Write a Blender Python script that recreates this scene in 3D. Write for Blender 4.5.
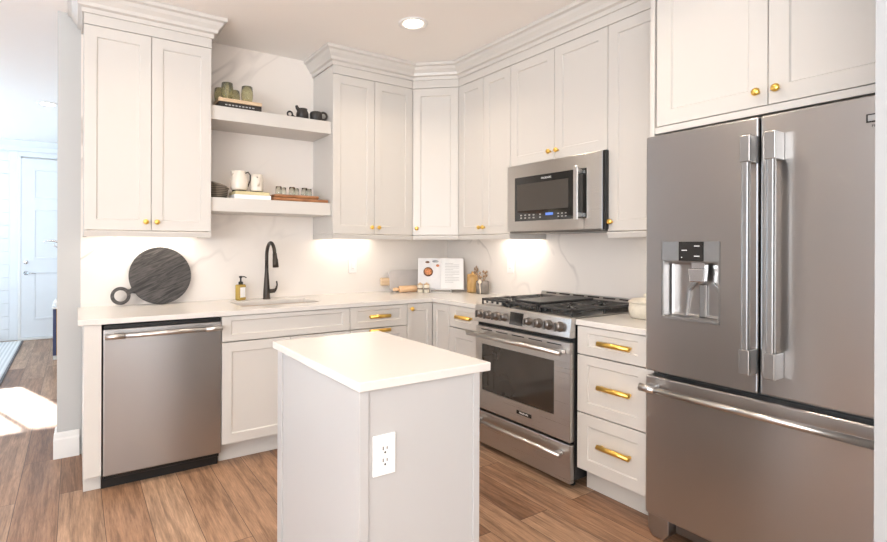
import bpy, bmesh, math, random
from mathutils import Vector, Matrix

sc = bpy.context.scene
for o in list(bpy.data.objects):
    bpy.data.objects.remove(o)
COL = sc.collection
PI = math.pi

# ------------------------------------------------------------------ camera
yaw, pitch, roll = 0.5628, -0.0006, 0.0029
fw = Vector((math.sin(yaw) * math.cos(pitch), math.cos(yaw) * math.cos(pitch), math.sin(pitch)))
rt = Vector((math.cos(yaw), -math.sin(yaw), 0))
up = rt.cross(fw)
r2 = rt * math.cos(roll) + up * math.sin(roll)
u2 = -rt * math.sin(roll) + up * math.cos(roll)
cd = bpy.data.cameras.new('camera')
cam = bpy.data.objects.new('camera', cd)
COL.objects.link(cam)
M = Matrix((r2, u2, -fw)).transposed().to_4x4()
M.translation = Vector((-2.8967, -3.7202, 1.297))
cam.matrix_world = M
cd.sensor_width = 36
cd.lens = 36 * 511.32 / 887
cd.shift_x = 46.5 / 887
cd.shift_y = -24.8 / 887
cd.clip_start = 0.05
sc.camera = cam

# ------------------------------------------------------------------ world, sun, window fill light, exposure
w = bpy.data.worlds.new('world')
sc.world = w
w.use_nodes = True
bg = w.node_tree.nodes['Background']
bg.inputs[0].default_value = (0.80, 0.90, 1.0, 1)
bg.inputs[1].default_value = 1.2
sc.view_settings.view_transform = 'Standard'
sc.view_settings.look = 'None'
sc.view_settings.exposure = -0.10
sc.view_settings.gamma = 1
sc.view_settings.use_curve_mapping = False

sd = bpy.data.lights.new('sun', 'SUN')
sd.energy = 42.0
sd.angle = math.radians(0.8)
sd.color = (1.0, 0.97, 0.92)
sun = bpy.data.objects.new('sun', sd)
COL.objects.link(sun)
sun.rotation_euler = Vector((0.319, -0.85, -0.41)).to_track_quat('-Z', 'Y').to_euler()
sun.location = (-6, 9, 6)

DAY = (0.58, 0.79, 1.0)
DAY2 = (0.96, 0.98, 1.0)
WARM = (1.0, 0.83, 0.65)
CAN_W = 6.3
STRIP_W = 1.6


def area(name, loc, direction, sx, sy, energy, color, spread=PI):
    d = bpy.data.lights.new(name, 'AREA')
    d.shape = 'RECTANGLE'
    d.size = sx
    d.size_y = sy
    d.energy = energy
    d.color = color
    d.spread = spread
    o = bpy.data.objects.new(name, d)
    COL.objects.link(o)
    o.location = loc
    o.rotation_euler = Vector(direction).to_track_quat('-Z', 'Y').to_euler()
    return o


# added daylight lamps in the unseen windows, most tilted up to imitate ceiling bounce
area('window_daylight', (-6.15, 3.2, 1.45), (1, 0, 1.2), 2.2, 2.0, 150, DAY)
area('window_daylight', (-6.15, -3.1, 1.45), (1, 0.1, 0.2), 0.9, 2.0, 34, (0.50, 0.74, 1.0))
area('window_daylight', (-6.15, -5.3, 1.45), (1, 0.15, 2.2), 2.8, 2.0, 430, DAY2)
area('window_daylight', (-4.4, -7.40, 1.30), (0, 1, 1.9), 1.8, 2.3, 75, DAY2)
area('window_daylight', (-1.6, -7.40, 1.30), (0, 1, 1.9), 1.8, 2.3, 75, DAY2)


# ------------------------------------------------------------------ materials
def nodes(m):
    return m.node_tree.nodes, m.node_tree.links


def mat(name, col, rough=0.5, metal=0.0, bump=0.0, bscale=40.0, var=0.0, vscale=6.0, spec=0.5, coat=0.0,
        stretch=(1, 1, 1), trans=0.0, ior=1.45, aniso=0.0, sub=0.0):
    m = bpy.data.materials.new(name)
    m.use_nodes = True
    N, L = nodes(m)
    b = N['Principled BSDF']
    b.inputs['Base Color'].default_value = (*col, 1)
    b.inputs['Roughness'].default_value = rough
    b.inputs['Metallic'].default_value = metal
    b.inputs['Specular IOR Level'].default_value = spec
    b.inputs['Coat Weight'].default_value = coat
    b.inputs['Transmission Weight'].default_value = trans
    b.inputs['IOR'].default_value = ior
    b.inputs['Anisotropic'].default_value = aniso
    tc = N.new('ShaderNodeTexCoord')
    mp = N.new('ShaderNodeMapping')
    mp.inputs['Scale'].default_value = stretch
    L.new(tc.outputs['Object'], mp.inputs['Vector'])
    if var > 0:
        n = N.new('ShaderNodeTexNoise')
        n.inputs['Scale'].default_value = vscale
        n.inputs['Detail'].default_value = 4
        L.new(mp.outputs[0], n.inputs['Vector'])
        r = N.new('ShaderNodeValToRGB')
        r.color_ramp.elements[0].position = 0.3
        r.color_ramp.elements[1].position = 0.7
        r.color_ramp.elements[0].color = (*[max(0, c * (1 - var)) for c in col], 1)
        r.color_ramp.elements[1].color = (*[min(1, c * (1 + var)) for c in col], 1)
        L.new(n.outputs['Fac'], r.inputs[0])
        L.new(r.outputs[0], b.inputs['Base Color'])
    if bump > 0:
        n2 = N.new('ShaderNodeTexNoise')
        n2.inputs['Scale'].default_value = bscale
        n2.inputs['Detail'].default_value = 3
        L.new(mp.outputs[0], n2.inputs['Vector'])
        bp = N.new('ShaderNodeBump')
        bp.inputs['Strength'].default_value = bump
        bp.inputs['Distance'].default_value = 0.002
        L.new(n2.outputs['Fac'], bp.inputs['Height'])
        L.new(bp.outputs[0], b.inputs['Normal'])
    return m


def emit(name, col, s):
    m = bpy.data.materials.new(name)
    m.use_nodes = True
    b = m.node_tree.nodes['Principled BSDF']
    b.inputs['Base Color'].default_value = (*col, 1)
    b.inputs['Emission Color'].default_value = (*col, 1)
    b.inputs['Emission Strength'].default_value = s
    return m


def steel_mat(name, col, rough, vertical=False):
    m = bpy.data.materials.new(name)
    m.use_nodes = True
    N, L = nodes(m)
    b = N['Principled BSDF']
    b.inputs['Base Color'].default_value = (*col, 1)
    b.inputs['Metallic'].default_value = 1.0
    b.inputs['Anisotropic'].default_value = 0.75
    b.inputs['Anisotropic Rotation'].default_value = 0.25
    tg = N.new('ShaderNodeTangent')
    tg.direction_type = 'RADIAL'
    tg.axis = 'Z'
    L.new(tg.outputs[0], b.inputs['Tangent'])
    tc = N.new('ShaderNodeTexCoord')
    mp = N.new('ShaderNodeMapping')
    mp.inputs['Scale'].default_value = (2, 2, 500) if not vertical else (300, 300, 2)
    L.new(tc.outputs['Object'], mp.inputs[0])
    n = N.new('ShaderNodeTexNoise')
    n.inputs['Scale'].default_value = 1.0
    n.inputs['Detail'].default_value = 2
    L.new(mp.outputs[0], n.inputs['Vector'])
    mr = N.new('ShaderNodeMapRange')
    mr.inputs['To Min'].default_value = rough - 0.03
    mr.inputs['To Max'].default_value = rough + 0.05
    L.new(n.outputs['Fac'], mr.inputs['Value'])
    L.new(mr.outputs[0], b.inputs['Roughness'])
    # large soft unevenness of the sheet
    n2 = N.new('ShaderNodeTexNoise')
    n2.inputs['Scale'].default_value = 2.2
    n2.inputs['Detail'].default_value = 0
    L.new(tc.outputs['Object'], n2.inputs['Vector'])
    bp = N.new('ShaderNodeBump')
    bp.inputs['Strength'].default_value = 0.35
    bp.inputs['Distance'].default_value = 0.012
    L.new(n2.outputs['Fac'], bp.inputs['Height'])
    L.new(bp.outputs[0], b.inputs['Normal'])
    return m


def marble_mat(name, base, vein, scale=1.0, strength=0.5):
    m = bpy.data.materials.new(name)
    m.use_nodes = True
    N, L = nodes(m)
    b = N['Principled BSDF']
    b.inputs['Roughness'].default_value = 0.24
    tc = N.new('ShaderNodeTexCoord')
    mp = N.new('ShaderNodeMapping')
    mp0 = N.new('ShaderNodeMapping')
    mp0.inputs['Rotation'].default_value = (0.55, 0.75, 0.25)
    L.new(tc.outputs['Object'], mp0.inputs[0])
    mp.inputs['Scale'].default_value = (0.38, 1.0, 1.0)
    mp.inputs['Location'].default_value = (3.1, 1.7, 0.4)
    L.new(mp0.outputs[0], mp.inputs[0])
    n = N.new('ShaderNodeTexNoise')
    n.inputs['Scale'].default_value = 1.5 * scale
    n.inputs['Detail'].default_value = 3
    n.inputs['Roughness'].default_value = 0.5
    n.inputs['Distortion'].default_value = 0.25
    L.new(mp.outputs[0], n.inputs['Vector'])
    # thin line where noise crosses 0.5
    s = N.new('ShaderNodeMath'); s.operation = 'SUBTRACT'; s.inputs[1].default_value = 0.5
    L.new(n.outputs['Fac'], s.inputs[0])
    a = N.new('ShaderNodeMath'); a.operation = 'ABSOLUTE'
    L.new(s.outputs[0], a.inputs[0])
    r = N.new('ShaderNodeMapRange')
    r.inputs['From Min'].default_value = 0.0
    r.inputs['From Max'].default_value = 0.018
    r.inputs['To Min'].default_value = 1.0
    r.inputs['To Max'].default_value = 0.0
    L.new(a.outputs[0], r.inputs['Value'])
    n3 = N.new('ShaderNodeTexNoise')
    n3.inputs['Scale'].default_value = 1.1 * scale
    n3.inputs['Detail'].default_value = 2
    L.new(mp.outputs[0], n3.inputs['Vector'])
    r3 = N.new('ShaderNodeMapRange')
    r3.inputs['From Min'].default_value = 0.45
    r3.inputs['From Max'].default_value = 0.65
    L.new(n3.outputs['Fac'], r3.inputs['Value'])
    mu = N.new('ShaderNodeMath'); mu.operation = 'MULTIPLY'
    L.new(r.outputs[0], mu.inputs[0]); L.new(r3.outputs[0], mu.inputs[1])
    mu2 = N.new('ShaderNodeMath'); mu2.operation = 'MULTIPLY'; mu2.inputs[1].default_value = strength
    L.new(mu.outputs[0], mu2.inputs[0])
    # broad cloudy tone
    r4 = N.new('ShaderNodeMapRange')
    r4.inputs['From Min'].default_value = 0.35
    r4.inputs['From Max'].default_value = 0.75
    r4.inputs['To Max'].default_value = 0.10 * strength
    L.new(n3.outputs['Fac'], r4.inputs['Value'])
    ad = N.new('ShaderNodeMath'); ad.operation = 'ADD'; ad.use_clamp = True
    L.new(mu2.outputs[0], ad.inputs[0]); L.new(r4.outputs[0], ad.inputs[1])
    mx = N.new('ShaderNodeMix'); mx.data_type = 'RGBA'
    mx.inputs[6].default_value = (*base, 1)
    mx.inputs[7].default_value = (*vein, 1)
    L.new(ad.outputs[0], mx.inputs[0])
    L.new(mx.outputs[2], b.inputs['Base Color'])
    return m


def floor_mat():
    m = bpy.data.materials.new('oak_planks')
    m.use_nodes = True
    N, L = nodes(m)
    b = N['Principled BSDF']
    tc = N.new('ShaderNodeTexCoord')
    sp = N.new('ShaderNodeSeparateXYZ')
    L.new(tc.outputs['Object'], sp.inputs[0])
    cb = N.new('ShaderNodeCombineXYZ')
    L.new(sp.outputs['Y'], cb.inputs['X'])
    L.new(sp.outputs['X'], cb.inputs['Y'])
    br = N.new('ShaderNodeTexBrick')
    br.offset = 0.37
    br.inputs['Color1'].default_value = (0, 0, 0, 1)
    br.inputs['Color2'].default_value = (1, 1, 1, 1)
    br.inputs['Mortar'].default_value = (0.5, 0.5, 0.5, 1)
    br.inputs['Scale'].default_value = 1.0
    br.inputs['Mortar Size'].default_value = 0.0018
    br.inputs['Mortar Smooth'].default_value = 0.3
    br.inputs['Bias'].default_value = 0.0
    br.inputs['Brick Width'].default_value = 1.45
    br.inputs['Row Height'].default_value = 0.185
    L.new(cb.outputs[0], br.inputs['Vector'])
    # grain, stretched along the plank, shifted per plank
    sh = N.new('ShaderNodeVectorMath'); sh.operation = 'MULTIPLY_ADD'
    sh.inputs[1].default_value = (7.0, 13.0, 5.0)
    L.new(br.outputs['Color'], sh.inputs[0])
    mp = N.new('ShaderNodeMapping')
    mp.inputs['Scale'].default_value = (1.1, 15.0, 1.0)
    L.new(cb.outputs[0], mp.inputs[0])
    L.new(mp.outputs[0], sh.inputs[2])
    n = N.new('ShaderNodeTexNoise')
    n.inputs['Scale'].default_value = 1.6
    n.inputs['Detail'].default_value = 7
    n.inputs['Roughness'].default_value = 0.62
    n.inputs['Distortion'].default_value = 0.7
    L.new(sh.outputs[0], n.inputs['Vector'])
    nf = N.new('ShaderNodeTexNoise')
    nf.inputs['Scale'].default_value = 9
    nf.inputs['Detail'].default_value = 4
    nf.inputs['Roughness'].default_value = 0.7
    L.new(sh.outputs[0], nf.inputs['Vector'])
    # plank tone
    rp = N.new('ShaderNodeValToRGB')
    e = rp.color_ramp.elements
    e[0].position = 0.0; e[0].color = (0.225, 0.115, 0.064, 1)
    e[1].position = 1.0; e[1].color = (0.44, 0.285, 0.185, 1)
    x = e.new(0.5); x.color = (0.355, 0.205, 0.122, 1)
    L.new(br.outputs['Color'], rp.inputs[0])
    gr = N.new('ShaderNodeValToRGB')
    g = gr.color_ramp.elements
    g[0].position = 0.36; g[0].color = (0.52, 0.48, 0.45, 1)
    g[1].position = 0.58; g[1].color = (1.15, 1.14, 1.13, 1)
    L.new(n.outputs['Fac'], gr.inputs[0])
    mx = N.new('ShaderNodeMix'); mx.data_type = 'RGBA'; mx.blend_type = 'MULTIPLY'
    mx.inputs[0].default_value = 0.8
    L.new(rp.outputs[0], mx.inputs[6]); L.new(gr.outputs[0], mx.inputs[7])
    gf = N.new('ShaderNodeMapRange')
    gf.inputs['From Min'].default_value = 0.3; gf.inputs['From Max'].default_value = 0.7
    gf.inputs['To Min'].default_value = 0.55; gf.inputs['To Max'].default_value = 1.4
    L.new(nf.outputs['Fac'], gf.inputs['Value'])
    mx2 = N.new('ShaderNodeMix'); mx2.data_type = 'RGBA'; mx2.blend_type = 'MULTIPLY'
    mx2.inputs[0].default_value = 0.7
    L.new(mx.outputs[2], mx2.inputs[6]); L.new(gf.outputs[0], mx2.inputs[7])
    mx3 = N.new('ShaderNodeMix'); mx3.data_type = 'RGBA'
    mx3.inputs[7].default_value = (0.09, 0.055, 0.035, 1)
    L.new(br.outputs['Fac'], mx3.inputs[0]); L.new(mx2.outputs[2], mx3.inputs[6])
    L.new(mx3.outputs[2], b.inputs['Base Color'])
    b.inputs['Roughness'].default_value = 0.42
    b.inputs['Specular IOR Level'].default_value = 0.4
    bp = N.new('ShaderNodeBump')
    bp.inputs['Strength'].default_value = 0.25
    bp.inputs['Distance'].default_value = 0.002
    L.new(n.outputs['Fac'], bp.inputs['Height'])
    L.new(bp.outputs[0], b.inputs['Normal'])
    return m


def wood_mat(name, c1, c2, stretch=(2, 20, 20), rough=0.5, scale=3.0, bump=0.4, turn=0.0):
    m = bpy.data.materials.new(name)
    m.use_nodes = True
    N, L = nodes(m)
    b = N['Principled BSDF']
    b.inputs['Roughness'].default_value = rough
    tc = N.new('ShaderNodeTexCoord')
    mp = N.new('ShaderNodeMapping')
    mp.inputs['Scale'].default_value = stretch
    m0 = N.new('ShaderNodeMapping')
    m0.inputs['Rotation'].default_value = (0, turn, 0)
    L.new(tc.outputs['Object'], m0.inputs[0])
    L.new(m0.outputs[0], mp.inputs[0])
    n = N.new('ShaderNodeTexNoise')
    n.inputs['Scale'].default_value = scale
    n.inputs['Detail'].default_value = 5
    n.inputs['Distortion'].default_value = 1.0
    L.new(mp.outputs[0], n.inputs['Vector'])
    r = N.new('ShaderNodeValToRGB')
    r.color_ramp.elements[0].position = 0.35; r.color_ramp.elements[0].color = (*c1, 1)
    r.color_ramp.elements[1].position = 0.65; r.color_ramp.elements[1].color = (*c2, 1)
    L.new(n.outputs['Fac'], r.inputs[0])
    L.new(r.outputs[0], b.inputs['Base Color'])
    bp = N.new('ShaderNodeBump')
    bp.inputs['Strength'].default_value = bump
    bp.inputs['Distance'].default_value = 0.003
    L.new(n.outputs['Fac'], bp.inputs['Height'])
    L.new(bp.outputs[0], b.inputs['Normal'])
    return m


def stripe_mat(name, c1, c2, scale, axis='X', rough=0.9):
    m = bpy.data.materials.new(name)
    m.use_nodes = True
    N, L = nodes(m)
    b = N['Principled BSDF']
    b.inputs['Roughness'].default_value = rough
    tc = N.new('ShaderNodeTexCoord')
    wv = N.new('ShaderNodeTexWave')
    wv.bands_direction = axis
    wv.inputs['Scale'].default_value = scale
    wv.inputs['Distortion'].default_value = 0.4
    L.new(tc.outputs['Object'], wv.inputs['Vector'])
    r = N.new('ShaderNodeValToRGB')
    r.color_ramp.elements[0].color = (*c1, 1)
    r.color_ramp.elements[1].color = (*c2, 1)
    L.new(wv.outputs['Fac'], r.inputs[0])
    L.new(r.outputs[0], b.inputs['Base Color'])
    bp = N.new('ShaderNodeBump')
    bp.inputs['Strength'].default_value = 0.5
    bp.inputs['Distance'].default_value = 0.003
    L.new(wv.outputs['Fac'], bp.inputs['Height'])
    L.new(bp.outputs[0], b.inputs['Normal'])
    return m


M_ceil = mat('ceiling_paint', (0.95, 0.915, 0.875), 0.9)
M_wall = mat('wall_paint', (0.53, 0.53, 0.52), 0.85, bump=0.05, bscale=200)
M_trim = mat('trim_paint', (0.83, 0.82, 0.80), 0.4)
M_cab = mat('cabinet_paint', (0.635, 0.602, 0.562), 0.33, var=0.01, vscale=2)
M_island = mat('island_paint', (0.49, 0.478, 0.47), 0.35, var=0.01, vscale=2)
M_cabin = mat('cabinet_inside', (0.35, 0.32, 0.29), 0.8)
M_floor = floor_mat()
M_marble = marble_mat('marble_backsplash', (0.84, 0.775, 0.715), (0.40, 0.35, 0.32), 1.25, 0.55)
M_quartz = marble_mat('quartz_counter', (0.70, 0.665, 0.625), (0.66, 0.62, 0.58), 2.0, 0.12)
M_steel = steel_mat('brushed_steel', (0.455, 0.445, 0.44), 0.30)
M_steel_b = mat('satin_steel_bar', (0.40, 0.385, 0.37), 0.33, metal=1.0, var=0.02, vscale=50)
M_bright = mat('polished_steel_bar', (0.66, 0.64, 0.62), 0.28, metal=1.0, var=0.02, vscale=50)
M_knobs = mat('knob_steel', (0.27, 0.25, 0.235), 0.28, metal=1.0, var=0.03)
M_steel_mw = steel_mat('microwave_steel', (0.56, 0.54, 0.52), 0.28)
M_steel_d = mat('dark_steel', (0.22, 0.21, 0.20), 0.4, metal=1.0, var=0.05)
M_black = mat('black_enamel', (0.012, 0.012, 0.012), 0.35, var=0.2)
M_blackgl = mat('black_glass', (0.02, 0.019, 0.018), 0.06, var=0.05, coat=0.5)
M_ovengl = mat('oven_glass', (0.035, 0.028, 0.022), 0.05, var=0.1, coat=0.6)
M_iron = mat('cast_iron', (0.035, 0.034, 0.034), 0.5, bump=0.3, bscale=150, var=0.2)
M_brass = mat('polished_brass', (0.95, 0.62, 0.15), 0.28, metal=1.0, var=0.04)
M_bronze = mat('oil_rubbed_bronze', (0.055, 0.045, 0.038), 0.38, metal=0.6, var=0.25)
M_chrome = mat('chrome', (0.75, 0.75, 0.76), 0.12, metal=1.0, var=0.02)
M_sink = mat('sink_composite', (0.66, 0.58, 0.50), 0.4, var=0.03)
M_plastic = mat('white_plastic', (0.84, 0.82, 0.80), 0.3, var=0.01)
M_slot = mat('slot_dark', (0.02, 0.02, 0.02), 0.6, var=0.1)
M_lens = emit('lamp_lens', (1.0, 0.88, 0.72), 9.0)
M_ledstrip = emit('led_strip', (1.0, 0.88, 0.74), 6.0)
M_board = wood_mat('charred_wood', (0.018, 0.016, 0.015), (0.085, 0.075, 0.070), (3, 25, 26), 0.6, 3.0, 0.8, turn=0.45)
M_oak = wood_mat('pale_oak', (0.58, 0.40, 0.24), (0.74, 0.55, 0.36), (2, 14, 14), 0.5)
M_walnut = wood_mat('acacia_wood', (0.20, 0.075, 0.025), (0.42, 0.18, 0.07), (3, 25, 25), 0.4)
M_honey = wood_mat('honey_wood', (0.50, 0.28, 0.09), (0.70, 0.44, 0.18), (8, 8, 2), 0.45)
M_pin = wood_mat('beech_wood', (0.72, 0.45, 0.25), (0.85, 0.58, 0.36), (2, 14, 14), 0.5)
M_gstone = mat('grey_marble', (0.60, 0.55, 0.52), 0.3, var=0.08, vscale=9)
M_cream = mat('cream_ceramic', (0.78, 0.71, 0.62), 0.25, var=0.04, vscale=12)
M_crock = mat('speckled_ceramic', (0.72, 0.66, 0.55), 0.5, bump=0.8, bscale=90, var=0.06, vscale=60)
M_greenglass = mat('green_glass', (0.86, 0.84, 0.64), 0.06, trans=0.93, ior=1.3, var=0.08, vscale=30)
M_clear = mat('clear_green_glass', (0.95, 0.98, 0.95), 0.03, trans=1.0, ior=1.16, var=0.02)
M_darkpot = mat('dark_stoneware', (0.035, 0.030, 0.027), 0.45, var=0.25, vscale=25)
M_weave = stripe_mat('grey_wicker', (0.12, 0.095, 0.07), (0.38, 0.32, 0.26), 28, 'Z')
M_paper = mat('paper_white', (0.88, 0.86, 0.84), 0.7, var=0.01)
M_page = mat('printed_page', (0.80, 0.78, 0.78), 0.5, var=0.04, vscale=14)
M_photo_or = mat('photo_orange', (0.70, 0.28, 0.12), 0.5, var=0.4, vscale=60)
M_photo_br = mat('photo_brown', (0.20, 0.09, 0.05), 0.5, var=0.4, vscale=50)
M_photo_gr = mat('photo_grey', (0.42, 0.43, 0.45), 0.5, var=0.2, vscale=50)
M_ink = mat('printed_ink', (0.45, 0.44, 0.43), 0.7, var=0.1)
M_bookdk = mat('black_cover', (0.03, 0.024, 0.02), 0.5, var=0.2)
M_bookyl = mat('straw_cover', (0.60, 0.52, 0.30), 0.6, var=0.1)
M_galv = mat('grey_stoneware', (0.23, 0.20, 0.175), 0.5, var=0.2, vscale=20)
M_dry = mat('dried_stalk', (0.42, 0.27, 0.16), 0.8, var=0.3, vscale=40)
M_garlic = mat('ivory_bulb', (0.82, 0.70, 0.55), 0.5, var=0.08)
M_wirew = mat('white_wire', (0.82, 0.80, 0.78), 0.35, var=0.02)
M_soap = mat('amber_soap', (0.60, 0.42, 0.10), 0.1, trans=0.35, var=0.04)
M_rug = stripe_mat('striped_rug', (0.62, 0.62, 0.62), (0.82, 0.82, 0.81), 8.0, 'X')
M_rugedge = mat('rug_binding', (0.16, 0.15, 0.15), 0.9, var=0.2)
M_navy = mat('navy_paint', (0.05, 0.06, 0.14), 0.5, var=0.1)
M_gold = mat('gold_leaf', (0.65, 0.42, 0.10), 0.4, metal=0.6, var=0.1)
M_door = mat('door_paint', (0.78, 0.80, 0.82), 0.4, var=0.01)
M_bluedisp = emit('display_blue', (0.10, 0.20, 0.6), 0.5)
M_white = mat('white_print', (0.8, 0.8, 0.8), 0.5, var=0.01)


# ------------------------------------------------------------------ mesh helpers
def NB():
    return bmesh.new()


def merge(dst, src, mtx=None):
    vm = {}
    for v in src.verts:
        co = mtx @ v.co if mtx else v.co
        vm[v] = dst.verts.new(co)
    for f in src.faces:
        try:
            nf = dst.faces.new([vm[v] for v in f.verts])
            nf.smooth = f.smooth
        except ValueError:
            pass
    src.free()


def bx(bm, x0, x1, y0, y1, z0, z1, b=0.0015, seg=1):
    t = bmesh.new()
    bmesh.ops.create_cube(t, size=1)
    sx, sy, sz = abs(x1 - x0), abs(y1 - y0), abs(z1 - z0)
    for v in t.verts:
        v.co = Vector(((x0 + x1) / 2 + v.co.x * sx, (y0 + y1) / 2 + v.co.y * sy, (z0 + z1) / 2 + v.co.z * sz))
    b = min(b, sx * .45, sy * .45, sz * .45)
    if b > 0:
        bmesh.ops.bevel(t, geom=list(t.edges), offset=b, segments=seg, profile=0.5, affect='EDGES')
    merge(bm, t)
    return bm


def B(*a, **k):
    return bx(NB(), *a, **k)


def lathe(bm, prof, c=(0, 0, 0), seg=24, rot=None, flute=0.0, nfl=12):
    t = bmesh.new()
    rings = []
    for r, z in prof:
        if r < 1e-6:
            rings.append([t.verts.new((0, 0, z))])
        else:
            rings.append([t.verts.new(((r * (1 + flute * math.cos(nfl * 2 * PI * i / seg))) * math.cos(2 * PI * i / seg),
                                       (r * (1 + flute * math.cos(nfl * 2 * PI * i / seg))) * math.sin(2 * PI * i / seg), z))
                          for i in range(seg)])
    for a, b in zip(rings, rings[1:]):
        for i in range(seg):
            j = (i + 1) % seg
            try:
                if len(a) == 1 and len(b) == 1:
                    continue
                if len(a) == 1:
                    t.faces.new((a[0], b[j], b[i]))
                elif len(b) == 1:
                    t.faces.new((a[i], a[j], b[0]))
                else:
                    t.faces.new((a[i], a[j], b[j], b[i]))
            except ValueError:
                pass
    for rg, flip in ((rings[0], True), (rings[-1], False)):
        if len(rg) > 2:
            t.faces.new(rg[::-1] if flip else rg)
    bmesh.ops.recalc_face_normals(t, faces=t.faces)
    for f in t.faces:
        f.smooth = True
    m = Matrix.Translation(c)
    if rot is not None:
        m = m @ rot
    merge(bm, t, m)
    return bm


def tube(bm, pts, r, seg=12, caps=True, squash=1.0):
    t = bmesh.new()
    pts = [Vector(p) for p in pts]
    rs = r if isinstance(r, (list, tuple)) else [r] * len(pts)
    tan = []
    for i in range(len(pts)):
        a = pts[max(0, i - 1)]
        b = pts[min(len(pts) - 1, i + 1)]
        tan.append((b - a).normalized())
    n = tan[0].orthogonal().normalized()
    rings = []
    for i, p in enumerate(pts):
        n = (n - tan[i] * n.dot(tan[i])).normalized()
        bn = tan[i].cross(n)
        rings.append([t.verts.new(p + (n * math.cos(2 * PI * k / seg) + bn * math.sin(2 * PI * k / seg) * squash) * rs[i])
                      for k in range(seg)])
    for a, b in zip(rings, rings[1:]):
        for i in range(seg):
            j = (i + 1) % seg
            t.faces.new((a[i], a[j], b[j], b[i]))
    if caps:
        t.faces.new(rings[0][::-1])
        t.faces.new(rings[-1])
    bmesh.ops.recalc_face_normals(t, faces=t.faces)
    for f in t.faces:
        f.smooth = True
    merge(bm, t)
    return bm


def torus(bm, R, r, mtx, seg=28, s2=10):
    t = bmesh.new()
    vs = [[t.verts.new(((R + r * math.cos(2 * PI * j / s2)) * math.cos(2 * PI * i / seg),
                        (R + r * math.cos(2 * PI * j / s2)) * math.sin(2 * PI * i / seg),
                        r * math.sin(2 * PI * j / s2))) for j in range(s2)] for i in range(seg)]
    for i in range(seg):
        for j in range(s2):
            f = t.faces.new((vs[i][j], vs[(i + 1) % seg][j], vs[(i + 1) % seg][(j + 1) % s2], vs[i][(j + 1) % s2]))
            f.smooth = True
    merge(bm, t, mtx)
    return bm


def prism(bm, pts, axis, a0, a1, b=0.0, mtx=None):
    """extrude a 2D outline; axis 'z': pts (x,y); 'y': pts (x,z); 'x': pts (y,z)"""
    t = bmesh.new()

    def mk(p, h):
        if axis == 'z':
            return (p[0], p[1], h)
        if axis == 'y':
            return (p[0], h, p[1])
        return (h, p[0], p[1])
    A = [t.verts.new(mk(p, a0)) for p in pts]
    C = [t.verts.new(mk(p, a1)) for p in pts]
    n = len(pts)
    t.faces.new(A[::-1])
    t.faces.new(C)
    for i in range(n):
        j = (i + 1) % n
        t.faces.new((A[i], A[j], C[j], C[i]))
    bmesh.ops.recalc_face_normals(t, faces=t.faces)
    if b > 0:
        ed = [e for e in t.edges if e.calc_face_angle(0) > 0.6]
        bmesh.ops.bevel(t, geom=ed, offset=b, segments=2, profile=0.5, affect='EDGES')
    merge(bm, t, mtx)
    return bm


def shaker(bm, x0, x1, z0, z1, yf, t=0.02, r=0.058, rt_=None, rb=None, dep=0.008, slope=0.005):
    """recessed-panel front: face plane at y=yf facing -y, thickness t"""
    rt_ = r if rt_ is None else rt_
    rb = r if rb is None else rb
    c = 0.0015

    def rect(a, b, cc, d, y):
        return [bm.verts.new((a, y, cc)), bm.verts.new((b, y, cc)), bm.verts.new((b, y, d)), bm.verts.new((a, y, d))]
    L = [rect(x0, x1, z0, z1, yf + t), rect(x0, x1, z0, z1, yf + c), rect(x0 + c, x1 - c, z0 + c, z1 - c, yf),
         rect(x0 + r, x1 - r, z0 + rb, z1 - rt_, yf),
         rect(x0 + r + slope, x1 - r - slope, z0 + rb + slope, z1 - rt_ - slope, yf + dep)]
    for a, b in zip(L, L[1:]):
        for i in range(4):
            j = (i + 1) % 4
            bm.faces.new((a[i], a[j], b[j], b[i]))
    bm.faces.new(L[-1])
    bm.faces.new(L[0][::-1])
    return bm


def sharp(bm, ang=0.6):
    for e in bm.edges:
        if len(e.link_faces) == 2 and e.calc_face_angle(0) > ang:
            e.smooth = False


def obj(name, bm, m, parent=None, loc=(0, 0, 0), rot=(0, 0, 0)):
    sharp(bm)
    me = bpy.data.meshes.new(name)
    bm.to_mesh(me)
    bm.free()
    me.materials.append(m)
    o = bpy.data.objects.new(name, me)
    COL.objects.link(o)
    o.location = loc
    o.rotation_euler = rot
    if parent:
        o.parent = parent
    return o


def tag(o, label=None, cat=None, group=None):
    if label: o['label'] = label
    if cat: o['category'] = cat
    if group: o['group'] = group
    return o


def thing(name, label, cat, loc=(0, 0, 0), rz=0.0, group=None):
    o = bpy.data.objects.new(name, None)
    COL.objects.link(o)
    o.empty_display_size = 0.1
    o.location = loc
    o.rotation_euler = (0, 0, rz)
    return tag(o, label, cat, group)


def struct(name, bm, m, parent=None):
    o = obj(name, bm, m, parent)
    if not parent:
        o['kind'] = 'structure'
    return o


def cut(bm, boxes):
    """subtract boxes/prisms from a mesh and return the new bmesh"""
    me = bpy.data.meshes.new('t'); bm.to_mesh(me); bm.free()
    o = bpy.data.objects.new('t', me); COL.objects.link(o)
    tmp = []
    for cbm in boxes:
        bmesh.ops.recalc_face_normals(cbm, faces=cbm.faces)
        m2 = bpy.data.meshes.new('c'); cbm.to_mesh(m2); cbm.free()
        c = bpy.data.objects.new('c', m2); COL.objects.link(c)
        md = o.modifiers.new('b', 'BOOLEAN'); md.operation = 'DIFFERENCE'; md.object = c; md.solver = 'EXACT'
        tmp.append(c)
    dg = bpy.context.evaluated_depsgraph_get()
    ev = o.evaluated_get(dg)
    res = bmesh.new()
    res.from_mesh(ev.to_mesh())
    bpy.data.objects.remove(o)
    for c in tmp:
        bpy.data.objects.remove(c)
    return res


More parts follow.
